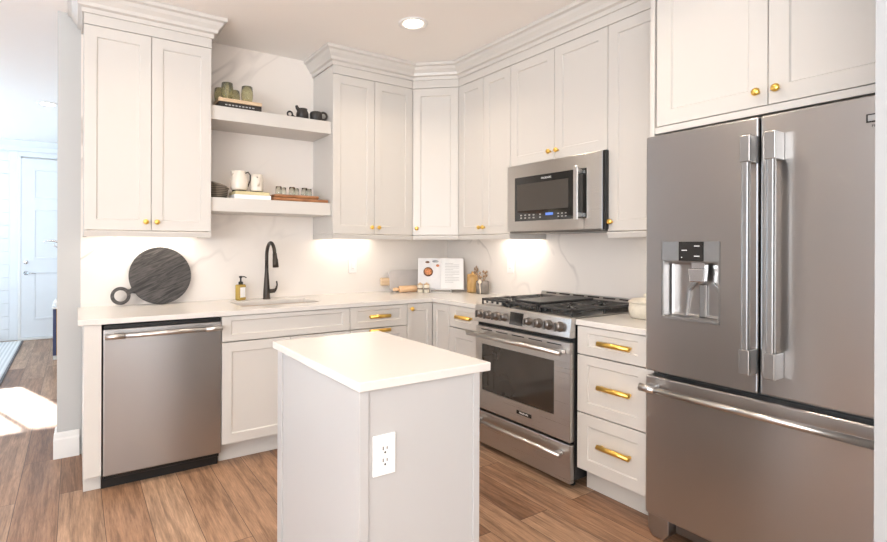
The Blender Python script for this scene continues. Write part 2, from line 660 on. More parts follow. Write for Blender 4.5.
def text(name, s, size, m, parent, loc, rot, depth=0.0006):
    cu = bpy.data.curves.new(name, 'FONT')
    cu.body = s
    cu.size = size
    cu.extrude = depth
    cu.align_x = 'CENTER'
    cu.align_y = 'CENTER'
    o = bpy.data.objects.new(name, cu)
    COL.objects.link(o)
    o.parent = parent
    o.location = loc
    o.rotation_euler = rot
    bpy.context.view_layer.update()
    dg = bpy.context.evaluated_depsgraph_get()
    me = bpy.data.meshes.new_from_object(o.evaluated_get(dg))
    me.materials.clear()
    me.materials.append(m)
    n = bpy.data.objects.new(name, me)
    bpy.data.objects.remove(o)
    n.name = name
    COL.objects.link(n)
    n.parent = parent
    n.location = loc
    n.rotation_euler = rot
    return n


# ------------------------------------------------------------------ the room
CEIL = 2.72
Y_FOY = 4.93
X0, X1 = -6.25, 0.0
Y0 = -7.5
struct('floor', bx(NB(), X0 - .15, X1 + .25, Y0 - .15, Y_FOY + .15, -.06, 0, 0), M_floor)
struct('ceiling', bx(NB(), X0 - .15, X1 + .25, Y0 - .15, Y_FOY + .15, CEIL, CEIL + .1, 0), M_ceil)
wb = struct('wall_back', bx(NB(), -2.985, 0.13, 0.010, 0.13, 0, CEIL, 0), M_wall)
obj('backsplash', bx(NB(), -2.864, 0.0, 0.0005, 0.010, 0.86, CEIL, 0), M_marble, wb)
wr = struct('wall_right', bx(NB(), 0.010, 0.13, -3.42, 0.010, 0, CEIL, 0), M_wall)
obj('backsplash', bx(NB(), 0.0005, 0.010, -3.29, 0.0, 0.86, CEIL, 0), M_marble, wr)
struct('wall_fridge_side', bx(NB(), -1.275, 0.13, -3.42, -3.295, 0, CEIL, 0), mat('grey_wall_paint', (0.40, 0.405, 0.41), 0.85, bump=0.05, bscale=200))  # wall paint darkened on this end to stand in for weaker light
struct('wall_right_rear', bx(NB(), 0.010, 0.13, Y0, -3.42, 0, CEIL, 0), M_wall)
struct('wall_foyer_right', bx(NB(), -2.72, -2.60, 0.13, Y_FOY, 0, CEIL, 0), M_wall)


def holed_wall(name, along, a0, a1, t0, t1, holes, m):
    bm = NB()
    cur = a0
    for (h0, h1, z0, z1) in holes:
        for (p, q, zz0, zz1) in ((cur, h0, 0, CEIL), (h0, h1, 0, z0), (h0, h1, z1, CEIL)):
            if q - p > 1e-4 and zz1 - zz0 > 1e-4:
                bx(bm, *((p, q, t0, t1) if along == 'x' else (t0, t1, p, q)), zz0, zz1, 0)
        cur = h1
    bx(bm, *((cur, a1, t0, t1) if along == 'x' else (t0, t1, cur, a1)), 0, CEIL, 0)
    return struct(name, bm, m)


def window(n, along, a0, a1, t0, t1, z0, z1, mull):
    bm = NB()
    f = 0.045

    def b2(p, q, zz0, zz1):
        bx(bm, *((p, q, t0, t1) if along == 'x' else (t0, t1, p, q)), zz0, zz1, 0.002)
    b2(a0, a1, z0, z0 + f); b2(a0, a1, z1 - f, z1)
    b2(a0, a0 + f, z0 + f, z1 - f); b2(a1 - f, a1, z0 + f, z1 - f)
    for mm in mull:
        b2(mm - .022, mm + .022, z0 + f, z1 - f)
    return struct('window_%d' % n, bm, M_trim)


holed_wall('wall_foyer', 'x', X0, -2.60, Y_FOY, Y_FOY + .12, [(-5.20, -4.36, 1.36, 2.12)], M_trim)
window(1, 'x', -5.20, -4.36, Y_FOY + .03, Y_FOY + .07, 1.36, 2.12, [-4.78])
holed_wall('wall_left', 'y', Y0, Y_FOY, X0 - .12, X0, [(-6.7, -3.9, .45, 2.45), (-3.6, -2.6, .45, 2.45), (2.1, 4.3, .45, 2.45)], M_wall)
window(2, 'y', -6.7, -3.9, X0 - .08, X0 - .04, .45, 2.45, [-5.77, -4.83])
window(6, 'y', -3.6, -2.6, X0 - .08, X0 - .04, .45, 2.45, [-3.1])
window(3, 'y', 2.1, 4.3, X0 - .08, X0 - .04, .45, 2.45, [3.2])
holed_wall('wall_rear', 'x', X0, 0.13, Y0 - .12, Y0, [(-5.3, -3.5, .15, 2.45), (-2.5, -.7, .15, 2.45)], M_wall)
window(4, 'x', -5.3, -3.5, Y0 - .08, Y0 - .04, .15, 2.45, [-4.4])
window(5, 'x', -2.5, -.7, Y0 - .08, Y0 - .04, .15, 2.45, [-1.6])

# shiplap boards, header and crown board on the foyer wall
bm = NB()
z = 0.16
while z < 2.50:
    bx(bm, -4.34, -3.642, Y_FOY - .016, Y_FOY - .001, z, min(z + .172, 2.55), .003)
    z += .175
struct('trim_1', bm, M_door)
bm = NB()
bx(bm, -6.2, -2.74, Y_FOY - .022, Y_FOY - .001, 2.572, 2.64, .003)
prism(bm, [(Y_FOY - .022, 2.64), (Y_FOY - .08, 2.70), (Y_FOY - .08, 2.718), (Y_FOY - .001, 2.718), (Y_FOY - .001, 2.64)], 'x', -6.2, -2.74)
struct('trim_2', bm, M_door)
bm = NB()
bx(bm, -6.2, -3.642, Y_FOY - .018, Y_FOY - .001, 0.0, .155, .003)
struct('baseboard_foyer', bm, M_door)

# front door with casing
dr = struct('door_1', bx(NB(), -3.512, -2.75, Y_FOY - .045, Y_FOY - .004, 0.03, 2.478, .002), M_door)
bm = NB()
bx(bm, -3.640, -3.545, Y_FOY - .030, Y_FOY - .001, 0, 2.570, .004)
bx(bm, -3.545, -2.74, Y_FOY - .030, Y_FOY - .001, 2.500, 2.570, .004)
obj('door_casing', bm, M_door, dr)
bm = NB()
for (a, b_) in ((-3.37, -3.08), (-3.00, -2.78)):
    for (c, d) in ((.27, .88), (1.11, 1.25), (1.36, 1.86), (1.95, 2.36)):
        pass
for (c, d) in ((.27, .93), (1.10, 1.80), (1.92, 2.34)):
    shaker(bm, -3.375, -2.80, c, d, Y_FOY - .052, t=.008, r=.02, dep=.006, slope=.01)
obj('door_panel', bm, M_door, dr)
bm = NB()
lathe(bm, [(0, 0), (.028, 0), (.028, .008), (.01, .012), (.01, .05), (0, .05)], (-3.456, Y_FOY - .045, .912), 20, Matrix.Rotation(PI / 2, 4, 'X'))
tube(bm, [(-3.456, Y_FOY - .09, .912), (-3.40, Y_FOY - .095, .912), (-3.34, Y_FOY - .09, .905)], .008)
obj('door_handle', bm, M_chrome, dr)
bm = lathe(NB(), [(0, 0), (.026, 0), (.026, .012), (.012, .016), (0, .016)], (-3.456, Y_FOY - .045, 1.06), 20, Matrix.Rotation(PI / 2, 4, 'X'))
obj('deadbolt', bm, M_chrome, dr)
obj('door_jamb', bx(NB(), -3.544, -3.5125, Y_FOY - .050, Y_FOY - .002, .03, 2.499, .002), M_trim, dr)  # jamb in lighter paint to imitate sunlight leaking past the door
obj('threshold', bx(NB(), -3.545, -2.75, Y_FOY - .10, Y_FOY - .002, 0.0005, .028, .003), M_trim, dr)

# baseboard round the kitchen wall end
bm = NB()
prof = [(0, 0), (.017, 0), (.017, .115), (.012, .125), (.012, .15), (.006, .158), (0, .158)]


def sweep(bm, prof, path, closed=False, z=0.0):
    """profile (out, h) swept along an XY path, 'out' to the right of travel, mitred"""
    n = len(path)
    P = [Vector((p[0], p[1])) for p in path]
    offs = []
    for i in range(n):
        d1 = (P[i] - P[i - 1]).normalized() if i > 0 else None
        d2 = (P[i + 1] - P[i]).normalized() if i < n - 1 else None
        if d1 is None: d1 = d2
        if d2 is None: d2 = d1
        n1 = Vector((d1.y, -d1.x)); n2 = Vector((d2.y, -d2.x))
        m_ = (n1 + n2).normalized()
        offs.append(m_ / max(.2, m_.dot(n1)))
    rings = [[bm.verts.new((P[i].x + offs[i].x * o, P[i].y + offs[i].y * o, z + h)) for o, h in prof] for i in range(n)]
    k = len(prof)
    for a, b in zip(rings, rings[1:]):
        for i in range(k):
            j = (i + 1) % k
            bm.faces.new((a[i], a[j], b[j], b[i]))
    bm.faces.new(rings[0][::-1])
    bm.faces.new(rings[-1])
    bmesh.ops.recalc_face_normals(bm, faces=bm.faces)
    return bm


# travelling so that "right of travel" points into the room
sweep(bm, prof, [(-2.986, .131), (-2.986, .009), (-2.868, .009)])
struct('baseboard_back', bm, M_trim)


# ------------------------------------------------------------------ ceiling lights
def can_light(x, y, label, group=None, watts=None):
    t = thing('ceiling_light', label, 'ceiling light', (x, y, CEIL), 0, group)
    bm = NB()
    lathe(bm, [(.062, -.001), (.062, -.004), (.085, -.010), (.095, -.006), (.095, -.001)], (0, 0, 0), 32)
    obj('trim_ring', bm, M_plastic, t)
    obj('lens', lathe(NB(), [(0, -.006), (.060, -.006), (.060, -.001), (0, -.001)], (0, 0, 0), 28), M_lens, t)
    d = bpy.data.lights.new('lamp', 'AREA')
    d.shape = 'DISK'
    d.size = .12
    d.spread = math.radians(130)
    d.energy = CAN_W if watts is None else watts
    d.color = WARM
    o = bpy.data.objects.new('lamp', d)
    COL.objects.link(o)
    o.parent = t
    o.location = (0, 0, -.012)
    return t


can_light(-1.07, -1.01, 'round recessed ceiling light glowing above the kitchen island')
can_light(-3.125, 2.53, 'round recessed ceiling light in the bright entrance hall ceiling', watts=2)
for x, y, wt in ((-2.5, -1.08, 4.2), (-1.35, -2.35, 5.6), (-3.1, -2.75, 6.3), (-1.8, -4.6, 6.3), (-4.3, -1.8, 6.3), (-4.3, -4.6, 6.3)):
    can_light(x, y, 'recessed ceiling light of the kitchen above the top of the view', 'recessed ceiling lights above the view', wt)


# ------------------------------------------------------------------ cabinet parts
def knob(parent, x, z, yf):
    bm = lathe(NB(), [(0, 0), (.007, 0), (.006, .012), (.013, .018), (.0155, .024), (.013, .030), (0, .031)], (0, 0, 0), 20,
               Matrix.Rotation(PI / 2, 4, 'X'))
    return obj('knob', bm, M_brass, parent, (x, yf, z))


def pull(parent, x, z, yf, w=.16):
    bm = NB()
    bx(bm, -w / 2, w / 2, -.036, -.022, -.008, .008, .003, 2)
    for s in (-1, 1):
        bx(bm, s * (w / 2 - .012) - .007, s * (w / 2 - .012) + .007, -.024, 0, -.007, .007, .002)
    tube(bm, [(-w / 2, -.029, 0), (w / 2, -.029, 0)], .0128, 16)
    return obj('handle', bm, M_brass, parent, (x, yf, z))


def door(parent, x0, x1, z0, z1, yf, name='door', g=.0016, **k):
    return obj(name, shaker(NB(), x0 + g, x1 - g, z0 + g, z1 - g, yf, **k), M_cab, parent)


UB, UT, RAIL = 1.383, 2.539, .036


def upper(label, loc, rz, w, d, zb, zt, ndoor, knobs, name='wall_cabinet', rail=True, light=None, side_r=0.0, stile=0.0):
    t = thing(name, label, 'wall cabinet', loc, rz)
    top = 2.60
    obj('body', bx(NB(), 0.001, w - .001, -(d - .021), -.002, zb + .004, top, .001), M_cab, t)
    dw = (w - stile) / ndoor
    for i in range(ndoor):
        dd = door(t, stile + i * dw, stile + (i + 1) * dw, zb, zt, -d, r=.060)
        if knobs[i] is not None:
            knob(dd, stile + i * dw + knobs[i], zb + .052, -d)
    # frieze board above the doors
    obj('frieze', bx(NB(), 0.0, w, -d, -(d - .02), zt + .002, 2.6008, .0003), M_cab, t)
    if rail:
        bm = NB()
        prism(bm, [(-d - .004, zb - .004), (-d - .004, zb - .012), (-d + .004, zb - RAIL), (-d + .018, zb - RAIL), (-d + .018, zb - .004)], 'x', 0, w)
        obj('light_rail', bm, M_cab, t)
    return t


def strip(parent, x0, x1, y, z, watts):
    f = obj('under_cabinet_light', bx(NB(), x0, x1, y - .015, y + .015, z - .012, z, .002), M_plastic, parent)
    obj('led_strip', bx(NB(), x0 + .01, x1 - .01, y - .008, y + .008, z - .014, z - .0122, 0), M_ledstrip, f)
    d = bpy.data.lights.new('led_lamp', 'AREA')
    d.shape = 'RECTANGLE'
    d.size = x1 - x0 - .03
    d.size_y = .02
    d.energy = watts
    d.color = (1.0, .90, .78)
    o = bpy.data.objects.new('led_lamp', d)
    COL.objects.link(o)
    o.parent = f
    o.location = ((x0 + x1) / 2, y, z - .018)


RZ = -PI / 2
D = .3625
# left pair
wl = 2.854 - 2.166
c = upper('two-door white wall cabinet above the dishwasher', (-2.854, 0, 0), 0, wl, D, UB, UT, 2, [wl / 2 - .03, .03])
obj('side_rail', bx(NB(), -.0, .018, -(D - .018), -.002, UB - RAIL, UB + .002, .001), M_cab, c)
obj('side_rail', bx(NB(), wl - .018, wl, -(D - .018), -.002, UB - RAIL, UB + .002, .001), M_cab, c)
strip(c, .06, .63, -.075, UB + .004, STRIP_W)
# pair beside the shelves
wm = 1.3258 - .6345 - .001
c = upper('two-door white wall cabinet between the open shelves and the angled corner cabinet', (-1.3258, 0, 0), 0, wm, D, UB, UT, 2, [wm / 2 - .03, .03])
obj('side_rail', bx(NB(), 0, .018, -(D - .018), -.002, UB - RAIL, UB + .002, .001), M_cab, c)
strip(c, .05, .50, -.075, UB + .004, STRIP_W * .8)
# angled corner
ax, ay = -.6335, -D
bx_, by_ = -D, -.6001
t = thing('corner_wall_cabinet', 'single-door angled white wall cabinet in the corner above the open cookbook', 'wall cabinet', (0, 0, 0))
bm = NB()
dv = Vector((bx_ - ax, by_ - ay, 0)); dl = dv.length; dn = dv.normalized(); nin = Vector((-dn.y, dn.x, 0))
ins = nin * .021
prism(bm, [(ax + .001, -.002), (ax + .001, ay + ins.y), (bx_ + ins.x, by_ + .001), (-.002, by_ + .001), (-.002, -.002)], 'z', UB + .004, 2.60)
obj('body', bm, M_cab, t)
ang = math.atan2(dv.y, dv.x)
dd = obj('door', shaker(NB(), .002, dl - .002, UB + .0016, UT - .0016, 0, r=.060), M_cab, t, (ax, ay, 0), (0, 0, ang))
knob(dd, .035, UB + .052, 0)
obj('frieze', bx(NB(), 0.001, dl - .001, 0, .02, UT + .002, 2.6008, .0003), M_cab, t, (ax, ay, 0), (0, 0, ang))
bm = NB()
prism(bm, [(-.004, UB - .004), (-.004, UB - .012), (.004, UB - RAIL), (.018, UB - RAIL), (.018, UB - .004)], 'x', .004, dl - .004)
obj('light_rail', bm, M_cab, t, (ax, ay, 0), (0, 0, ang))

# right run
wr1 = 1.1612 - .6011
c = upper('two-door white wall cabinet between the angled corner cabinet and the microwave', (0, -.6011, 0), RZ, wr1, D, UB, UT, 2, [wr1 / 2 - .022, .022])
obj('side_rail', bx(NB(), wr1 - .018, wr1, -(D - .018), -.002, UB - RAIL, UB + .002, .001), M_cab, c)
strip(c, .14, .53, -.075, UB + .004, STRIP_W)
w_mw = 1.9189 - 1.1622
c = upper('short two-door white wall cabinet directly above the microwave', (0, -1.1622, 0), RZ, w_mw, D, 1.842, UT, 2, [w_mw / 2 - .03, .03], rail=False)
w_n = 2.3435 - 1.9199
c = upper('narrow single-door white wall cabinet between the microwave and the refrigerator', (0, -1.9199, 0), RZ, w_n, D, UB, UT, 1, [.028])
strip(c, .08, .34, -.075, UB + .004, STRIP_W * .35)

# fridge surround cabinet
t = thing('fridge_cabinet', 'deep two-door white cabinet over the refrigerator', 'wall cabinet', (0, -2.3445, 0), RZ)
DF = .6485
wf = 3.292 - 2.3445
FB = 1.842
obj('body', bx(NB(), .022, wf - .001, -(DF - .021), -.002, 1.815, 2.60, .001), M_cab, t)
obj('side_panel', bx(NB(), 0, .0215, -DF, -.002, .0005, 2.60, .001), M_cab, t)
obj('bottom_rail', bx(NB(), .0225, wf, -DF + .003, -(DF - .0205), 1.812, FB - .001, .001), M_cab, t)
gx = 2.8192 - 2.3445
d1 = door(t, .030, gx, FB, UT, -DF, r=.066)
knob(d1, gx - .033, FB + .055, -DF)
d2 = door(t, gx, wf - .004, FB, UT, -DF, r=.066)
knob(d2, gx + .033, FB + .055, -DF)
obj('frieze', bx(NB(), .0225, wf, -DF, -(DF - .02), UT + .002, 2.6008, .0003), M_cab, t)

# crown mouldings
crown = [(0, 2.601), (.010, 2.601), (.012, 2.625), (.030, 2.632), (.034, 2.650), (.052, 2.672), (.060, 2.690), (.078, 2.697), (.080, 2.7185), (0, 2.7185)]


def crown_on(path, name):
    bm = sweep(NB(), crown, path)
    bm.normal_update()
    return struct(name, bm, M_cab)


# profile is offset to the right of travel: travel with the room on the right
crown_on([(-2.854, -.001), (-2.854, -D), (-2.166, -D), (-2.166, -.001)], 'trim_3')
crown_on([(-1.3258, -.001), (-1.3258, -D), (ax, ay), (bx_, by_), (-D, -2.344), (-DF, -2.344), (-DF, -3.293)], 'trim_4')

# floating shelves
for z1, lab in ((2.1935, 'upper thick white floating shelf holding green glasses'), (1.6052, 'lower thick white floating shelf holding the cream jugs')):
    o = obj('floating_shelf', bx(NB(), -2.1645, -1.3275, -.3344, -.0005, z1 - .089, z1, .0015), M_cab)
    tag(o, lab, 'shelf', 'floating shelves beside the wall cabinets')

# ------------------------------------------------------------------ base cabinets
BF = .637
CT, CTH = .9106, .029
ZB = .1238
TOPB = CT - CTH - .0012
TOE = .555


def carcass(t, w, depth=BF - .021, zb=ZB, top=TOPB, toe=True, toeh=None):
    bm = NB()
    bx(bm, .001, .019, -depth, -.003, zb - .004, top, .0005)
    bx(bm, w - .019, w - .001, -depth, -.003, zb - .004, top, .0005)
    bx(bm, .019, w - .019, -depth, -.003, zb - .004, zb + .014, .0005)
    bx(bm, .019, w - .019, -.020, -.003, zb + .014, top, .0005)
    bx(bm, .019, w - .019, -depth, -depth + .02, top - .02, top, .0005)
    obj('body', bm, M_cab, t)
    if toe:
        obj('toe_kick', bx(NB(), .001, w - .001, -TOE, -TOE + .018, .0005, zb - .005, .0005), M_cab, t)


# end panel left of dishwasher
t = thing('end_panel', 'narrow white cabinet end panel on the left of the dishwasher', 'cabinet panel', (-2.856, 0, 0))
wE = 2.856 - 2.776
obj('side_panel', bx(NB(), 0, wE, -BF, -.012, .090, TOPB, .001), M_cab, t)
obj('toe_kick', bx(NB(), .0, wE, -.575, -.012, .0005, .089, .0005), M_cab, t)

# dishwasher
DL, DR = -2.7693, -2.1651
t = thing('dishwasher', 'stainless steel dishwasher with a bar handle under the counter', 'dishwasher', (DL, 0, 0))
wd = DR - DL
obj('tub', bx(NB(), .006, wd - .006, -.600, -.03, .05, .875, .003), M_black, t)
obj('kick_plate', bx(NB(), -.004, wd - .010, -.585, -.571, .0005, .098, .001), M_black, t)
bm = NB()
bx(bm, 0, wd - .002, -.637, -.602, .0805, .852, .006, 3)
obj('door', bm, M_steel, t)
bm = NB()
tube(bm, [(.012, -.688, .820), (wd - .012, -.688, .820)], .0125, 16)
for s in (.03, wd - .03):
    bx(bm, s - .022, s + .022, -.688, -.6375, .809, .831, .004, 2)
for s0, s1 in ((.008, .10), (wd - .10, wd - .008)):
    tube(bm, [(s0, -.688, .820), (s1, -.688, .820)], .0145, 16)
obj('handle', bm, M_bright, t)
obj('control_strip', bx(NB(), .004, wd - .006, -.628, -.604, .8535, .874, .002), M_black, t)

# sink base
t = thing('sink_cabinet', 'white base cabinet with a false drawer front under the sink', 'base cabinet', (-2.1641, 0, 0))
ws = 2.1641 - 1.3236
carcass(t, ws)
door(t, 0, ws, .7270, .879, -BF, name='drawer_front', r=.052, rt_=.026, rb=.038)
door(t, 0, ws / 2, ZB, .7240, -BF, r=.056)
door(t, ws / 2, ws, ZB, .7240, -BF, r=.056)

# drawer stack
t = thing('drawer_cabinet', 'white three-drawer base cabinet between the sink and the corner', 'base cabinet', (-1.3226, 0, 0))
w3 = 1.3226 - .8630
carcass(t, w3)
for (z0, z1, rt1, rb1) in ((.7270, .879, .026, .045), (.4245, .7240, .05, .05), (ZB, .4215, .05, .05)):
    f = door(t, 0, w3, z0, z1, -BF, name='drawer', r=.055, rt_=rt1, rb=rb1)
    pull(f, w3 / 2 - .01, (z0 + z1) / 2 + .006 if z1 > .8 else z1 - .013, -BF, .16)

# corner base (L-shaped bifold)
t = thing('corner_base_cabinet', 'white corner base cabinet with an inward folding door', 'base cabinet', (0, 0, 0))
YC = -.8350
bm = NB()
dpt = BF - .021
prism(bm, [(-.8620, -.003), (-.8620, -dpt), (-dpt, -dpt), (-dpt, YC + .001), (-.003, YC + .001), (-.003, -.003)], 'z', ZB - .004, TOPB)
obj('body', bm, M_cab, t)
bm = NB()
prism(bm, [(-.8620, -.003), (-.8620, -TOE), (-TOE, -TOE), (-TOE, YC + .001), (-.003, YC + .001), (-.003, -.003)], 'z', .0005, ZB - .005)
obj('toe_kick', bm, M_cab, t)
d1 = door(t, -.8615, -BF - .001, ZB, .879, -BF, r=.045, rt_=.05)
knob(d1, -.832, .842, -BF)
d2 = obj('door', shaker(NB(), .002, -YC - BF - .0025, ZB + .0016, .8774, 0, r=.045, rt_=.05), M_cab, t, (-BF, -BF, 0), (0, 0, RZ))

# drawer base between the corner and the range
t = thing('drawer_cabinet', 'white base cabinet with one drawer between the corner and the range', 'base cabinet', (0, YC - .001, 0), RZ)
w4 = 1.1612 - .8365
carcass(t, w4)
f = door(t, 0, w4, .7270, .879, -BF, name='drawer', r=.065, rt_=.03, rb=.045)
pull(f, w4 / 2 + .02, .808, -BF, .15)
door(t, 0, w4, ZB, .7240, -BF, r=.065)

# three drawers right of range
t = thing('drawer_cabinet', 'white three-drawer base cabinet between the range and the refrigerator', 'base cabinet', (0, -1.9345, 0), RZ)
w5 = 2.3435 - 1.9345
carcass(t, w5)
for (z0, z1, rt1, rb1, pz) in ((.7300, .879, .032, .045, .806), (.4255, .7270, .045, .055, .583), (ZB, .4225, .06, .06, .284)):
    f = door(t, 0, w5, z0, z1, -BF, name='drawer', r=.062, rt_=rt1, rb=rb1)
    pull(f, .232, pz, -BF, .175)

# ------------------------------------------------------------------ countertops, sink
CF = .6459
bm = NB()
prism(bm, [(-2.8812, -.0008), (-2.8812, -CF), (-CF, -CF), (-CF, -1.1608), (-.0008, -1.1608), (-.0008, -.0008)], 'z', CT - CTH, CT, b=.002)
hole = NB()
bx(hole, -2.005, -1.465, -.475, -.165, CT - .1, CT + .1, 0)
bmc = cut(bm, [hole])
o = obj('countertop', bmc, M_quartz)
tag(o, 'L-shaped white quartz countertop running from the dishwasher round the corner to the range', 'countertop')
o = obj('countertop', bx(NB(), -CF, -.0008, -2.3425, -1.9300, CT - CTH, CT, .002), M_quartz)
tag(o, 'short white quartz countertop between the range and the refrigerator', 'countertop')

t = thing('kitchen_sink', 'beige undermount sink basin set into the white counter below the faucet', 'sink', (-1.735, -.32, 0))
bm = NB()
W2, H2 = .268, .153
o_ = bx(bm, -W2 - .012, W2 + .012, -H2 - .012, H2 + .012, .70, .8805, .004)
inn = NB(); bx(inn, -W2, W2, -H2, H2, .712, .95, .02, 3)
obj('basin', cut(bm, [inn]), M_sink, t)
obj('drain', lathe(NB(), [(0, .7125), (.045, .7125), (.045, .716), (.02, .714), (0, .714)], (0, 0, 0), 24), M_chrome, t)

# faucet
t = thing('faucet', 'dark bronze gooseneck faucet behind the sink', 'faucet', (-1.722, -.095, CT))
bm = NB()
lathe(bm, [(0, 0.0005), (.028, 0.0005), (.028, .006), (.025, .010), (.0235, .06), (.018, .14), (.013, .21), (.0125, .25)], (0, 0, 0), 24)
pts = []
for i in range(15):
    a = PI * i / 14 * 0.93
    pts.append((0, -.088 + .088 * math.cos(a), .31 + .095 * math.sin(a)))
tube(bm, [(0, 0, .24), (0, 0, .28)] + pts, .0125, 16)
obj('body', bm, M_bronze, t)
e = Vector(pts[-1])
obj('spray_head', tube(NB(), [e, e + Vector((0, -.008, -.03)), e + Vector((0, -.014, -.045)), e + Vector((0, -.022, -.095))], [.015, .016, .019, .021], 16), M_bronze, t)
bm = NB()
tube(bm, [(.01, 0, .055), (.058, 0, .058)], [.014, .015], 16)
tube(bm, [(.058, 0, .058), (.072, 0, .075), (.078, 0, .10), (.074, 0, .128)], [.012, .008, .0055, .005], 12)
obj('lever', bm, M_bronze, t)

# soap bottle
t = thing('soap_bottle', 'amber soap pump bottle with a white label beside the faucet', 'bottle', (-1.905, -.085, CT), .45)
obj('bottle', bx(NB(), -.034, .034, -.022, .022, .0005, .112, .010, 3), M_soap, t)
obj('label', bx(NB(), -.023, .023, -.0235, -.0222, .022, .092, .0004), M_paper, t)
bm = NB()
lathe(bm, [(.016, .113), (.016, .130), (.006, .134), (.006, .158), (.012, .160), (.012, .170), (0, .172)], (0, 0, 0), 18)
tube(bm, [(0, 0, .165), (.02, -.012, .166), (.034, -.02, .158)], .004)
obj('pump', bm, M_black, t)

# ------------------------------------------------------------------ range
RY0, RY1 = 1.1638, 1.9246
t = thing('gas_range', 'stainless steel gas range with black grates and front knobs', 'stove', (0, -RY0, 0), RZ)
wr_ = RY1 - RY0
obj('body', bx(NB(), .004, wr_ - .004, -.640, -.030, .045, .900, .003), M_black, t)
for x in (.05, wr_ - .05):
    for y in (-.60, -.08):
        obj('foot', lathe(NB(), [(.016, 0.0005), (.018, .012), (.012, .016), (.012, .046)], (x, y, 0), 14), M_black, t)
# cooktop
bm = NB()
bx(bm, 0, wr_, -.665, -.028, .9112, .918, .002, 2)
obj('cooktop', bm, M_steel, t)
# control panel (slightly sloped)
bm = NB()
prism(bm, [(-.676, .808), (-.690, .812), (-.676, .914), (-.664, .921), (-.640, .921), (-.640, .808)], 'x', .0, wr_ + .004, b=.003)
cp = obj('control_panel', bm, M_steel_mw, t)
kpos = [1.225, 1.30, 1.373, 1.442, 1.636, 1.711, 1.783, 1.859]
tilt = math.atan2(.014, .102)
for i, ky in enumerate(kpos):
    R_ = .020 if i in (3, 4) else .024
    bm = NB()
    rot = Matrix.Rotation(PI / 2 - tilt, 4, 'X')
    lathe(bm, [(0, 0), (R_ + .004, 0), (R_ + .004, .004), (R_, .006), (R_ * .95, .030), (R_ * .85, .034), (0, .034)], (0, 0, 0), 24, rot)
    k = obj('knob', bm, M_knobs, cp, (ky - RY0, -.6835, .864))
    bm = NB()
    prism(bm, [(-.005, -R_ * .9), (.005, -R_ * .9), (.005, R_ * .9), (-.005, R_ * .9)], 'y', -.044, -.0345, b=.001)
    obj('knob_grip', bm, M_steel_d, k)
obj('display', bx(NB(), 1.485 - RY0, 1.592 - RY0, -.0015, .002, -.037, .037, .001), M_blackgl, cp, (0, -.6838, .8665), (-tilt, 0, 0))
# vent strip
obj('vent_strip', bx(NB(), .004, wr_ - .004, -.652, -.6405, .780, .8075, .001), M_black, t)
# oven door
bm = NB()
bx(bm, .003, wr_ - .003, -.676, -.6425, .2535, .785, .004, 2)
win = NB(); bx(win, 1.229 - RY0, 1.814 - RY0, -.70, -.668, .375, .672, 0)
dr_ = obj('oven_door', cut(bm, [win]), M_steel_mw, t)
obj('oven_window', bx(NB(), 1.230 - RY0, 1.813 - RY0, -.672, -.6685, .376, .671, .0008), M_ovengl, dr_)
bm = NB()
for i in range(5):
    a = .06 + i * .135
    bx(bm, a, a + .10, -.6772, -.6762, .762, .768, 0)
obj('vent_slots', bm, M_slot, dr_)
bm = NB()
tube(bm, [(-.012, -.736, .735), (wr_ - .02, -.736, .735)], .0135, 16)
for x in (.035, wr_ - .05):
    bx(bm, x - .018, x + .018, -.736, -.6765, .724, .746, .004, 2)
obj('handle', bm, M_bright, dr_)
obj('badge', bx(NB(), .372, .488, -.6785, -.6763, .306, .329, .003), M_blackgl, dr_)
text('badge_lettering', 'FRIGIDAIRE', .014, M_white, dr_, (.430, -.6790, .3175), (PI / 2, 0, 0))
# warming drawer
bm = NB()
bx(bm, .003, wr_ - .003, -.676, -.6425, .034, .240, .004, 2)
wd_ = obj('storage_drawer', bm, M_steel_mw, t)
bm = NB()
tube(bm, [(.03, -.725, .190), (wr_ - .03, -.725, .190)], .012, 16)
for x in (.06, wr_ - .06):
    bx(bm, x - .016, x + .016, -.725, -.6765, .181, .199, .003)
obj('handle', bm, M_bright, wd_)
# burners, grates, griddle
for (x, y, r) in ((.14, -.50, .045), (.14, -.20, .038), (.38, -.35, .05), (.62, -.50, .05), (.62, -.20, .035)):
    bm = NB()
    lathe(bm, [(0, .9185), (r * 1.25, .9185), (r * 1.2, .926), (r, .928), (r, .934), (r * .9, .937), (0, .937)], (x, y, 0), 26)
    obj('burner', bm, M_iron, t)
gz0, gz1 = .944, .958


def grate(x0, x1):
    bm = NB()
    y0, y1 = -.640, -.075
    for x in (x0, x1 - .016):
        bx(bm, x, x + .016, y0, y1, gz0, gz1, .003)
    for y in (y0, y1 - .016, (y0 + y1) / 2 - .008):
        bx(bm, x0, x1, y, y + .016, gz0, gz1, .003)
    for i in range(1, 5):
        xx = x0 + (x1 - x0) * i / 5
        bx(bm, xx - .007, xx + .007, y0 + .001, y0 + .075, gz0 + .002, gz1 - .001, .002)
        bx(bm, xx - .007, xx + .007, y0 + .001, y0 + .012, gz0 - .014, gz0 + .004, .002)
    xm = (x0 + x1) / 2
    for yc in ((y0 * .75 + y1 * .25), (y0 * .25 + y1 * .75)):
        for a in range(12):
            an = a * PI / 6 + PI / 12
            ex, ey = math.cos(an), math.sin(an)
            s = min((x1 - x0) / 2 / max(abs(ex), .01), (y1 - y0) / 4 / max(abs(ey), .01))
            tube(bm, [(xm + ex * .03, yc + ey * .03, gz1 - .004), (xm + ex * s * .97, yc + ey * s * .97, gz0 + .007)], .0075, 6)
    for x in (x0 + .006, x1 - .006):
        for y in (y0 + .006, y1 - .006, (y0 + y1) / 2):
            tube(bm, [(x, y, .9185), (x, y, gz0 + .003)], .0065, 8)
    return obj('grate', bm, M_iron, t)


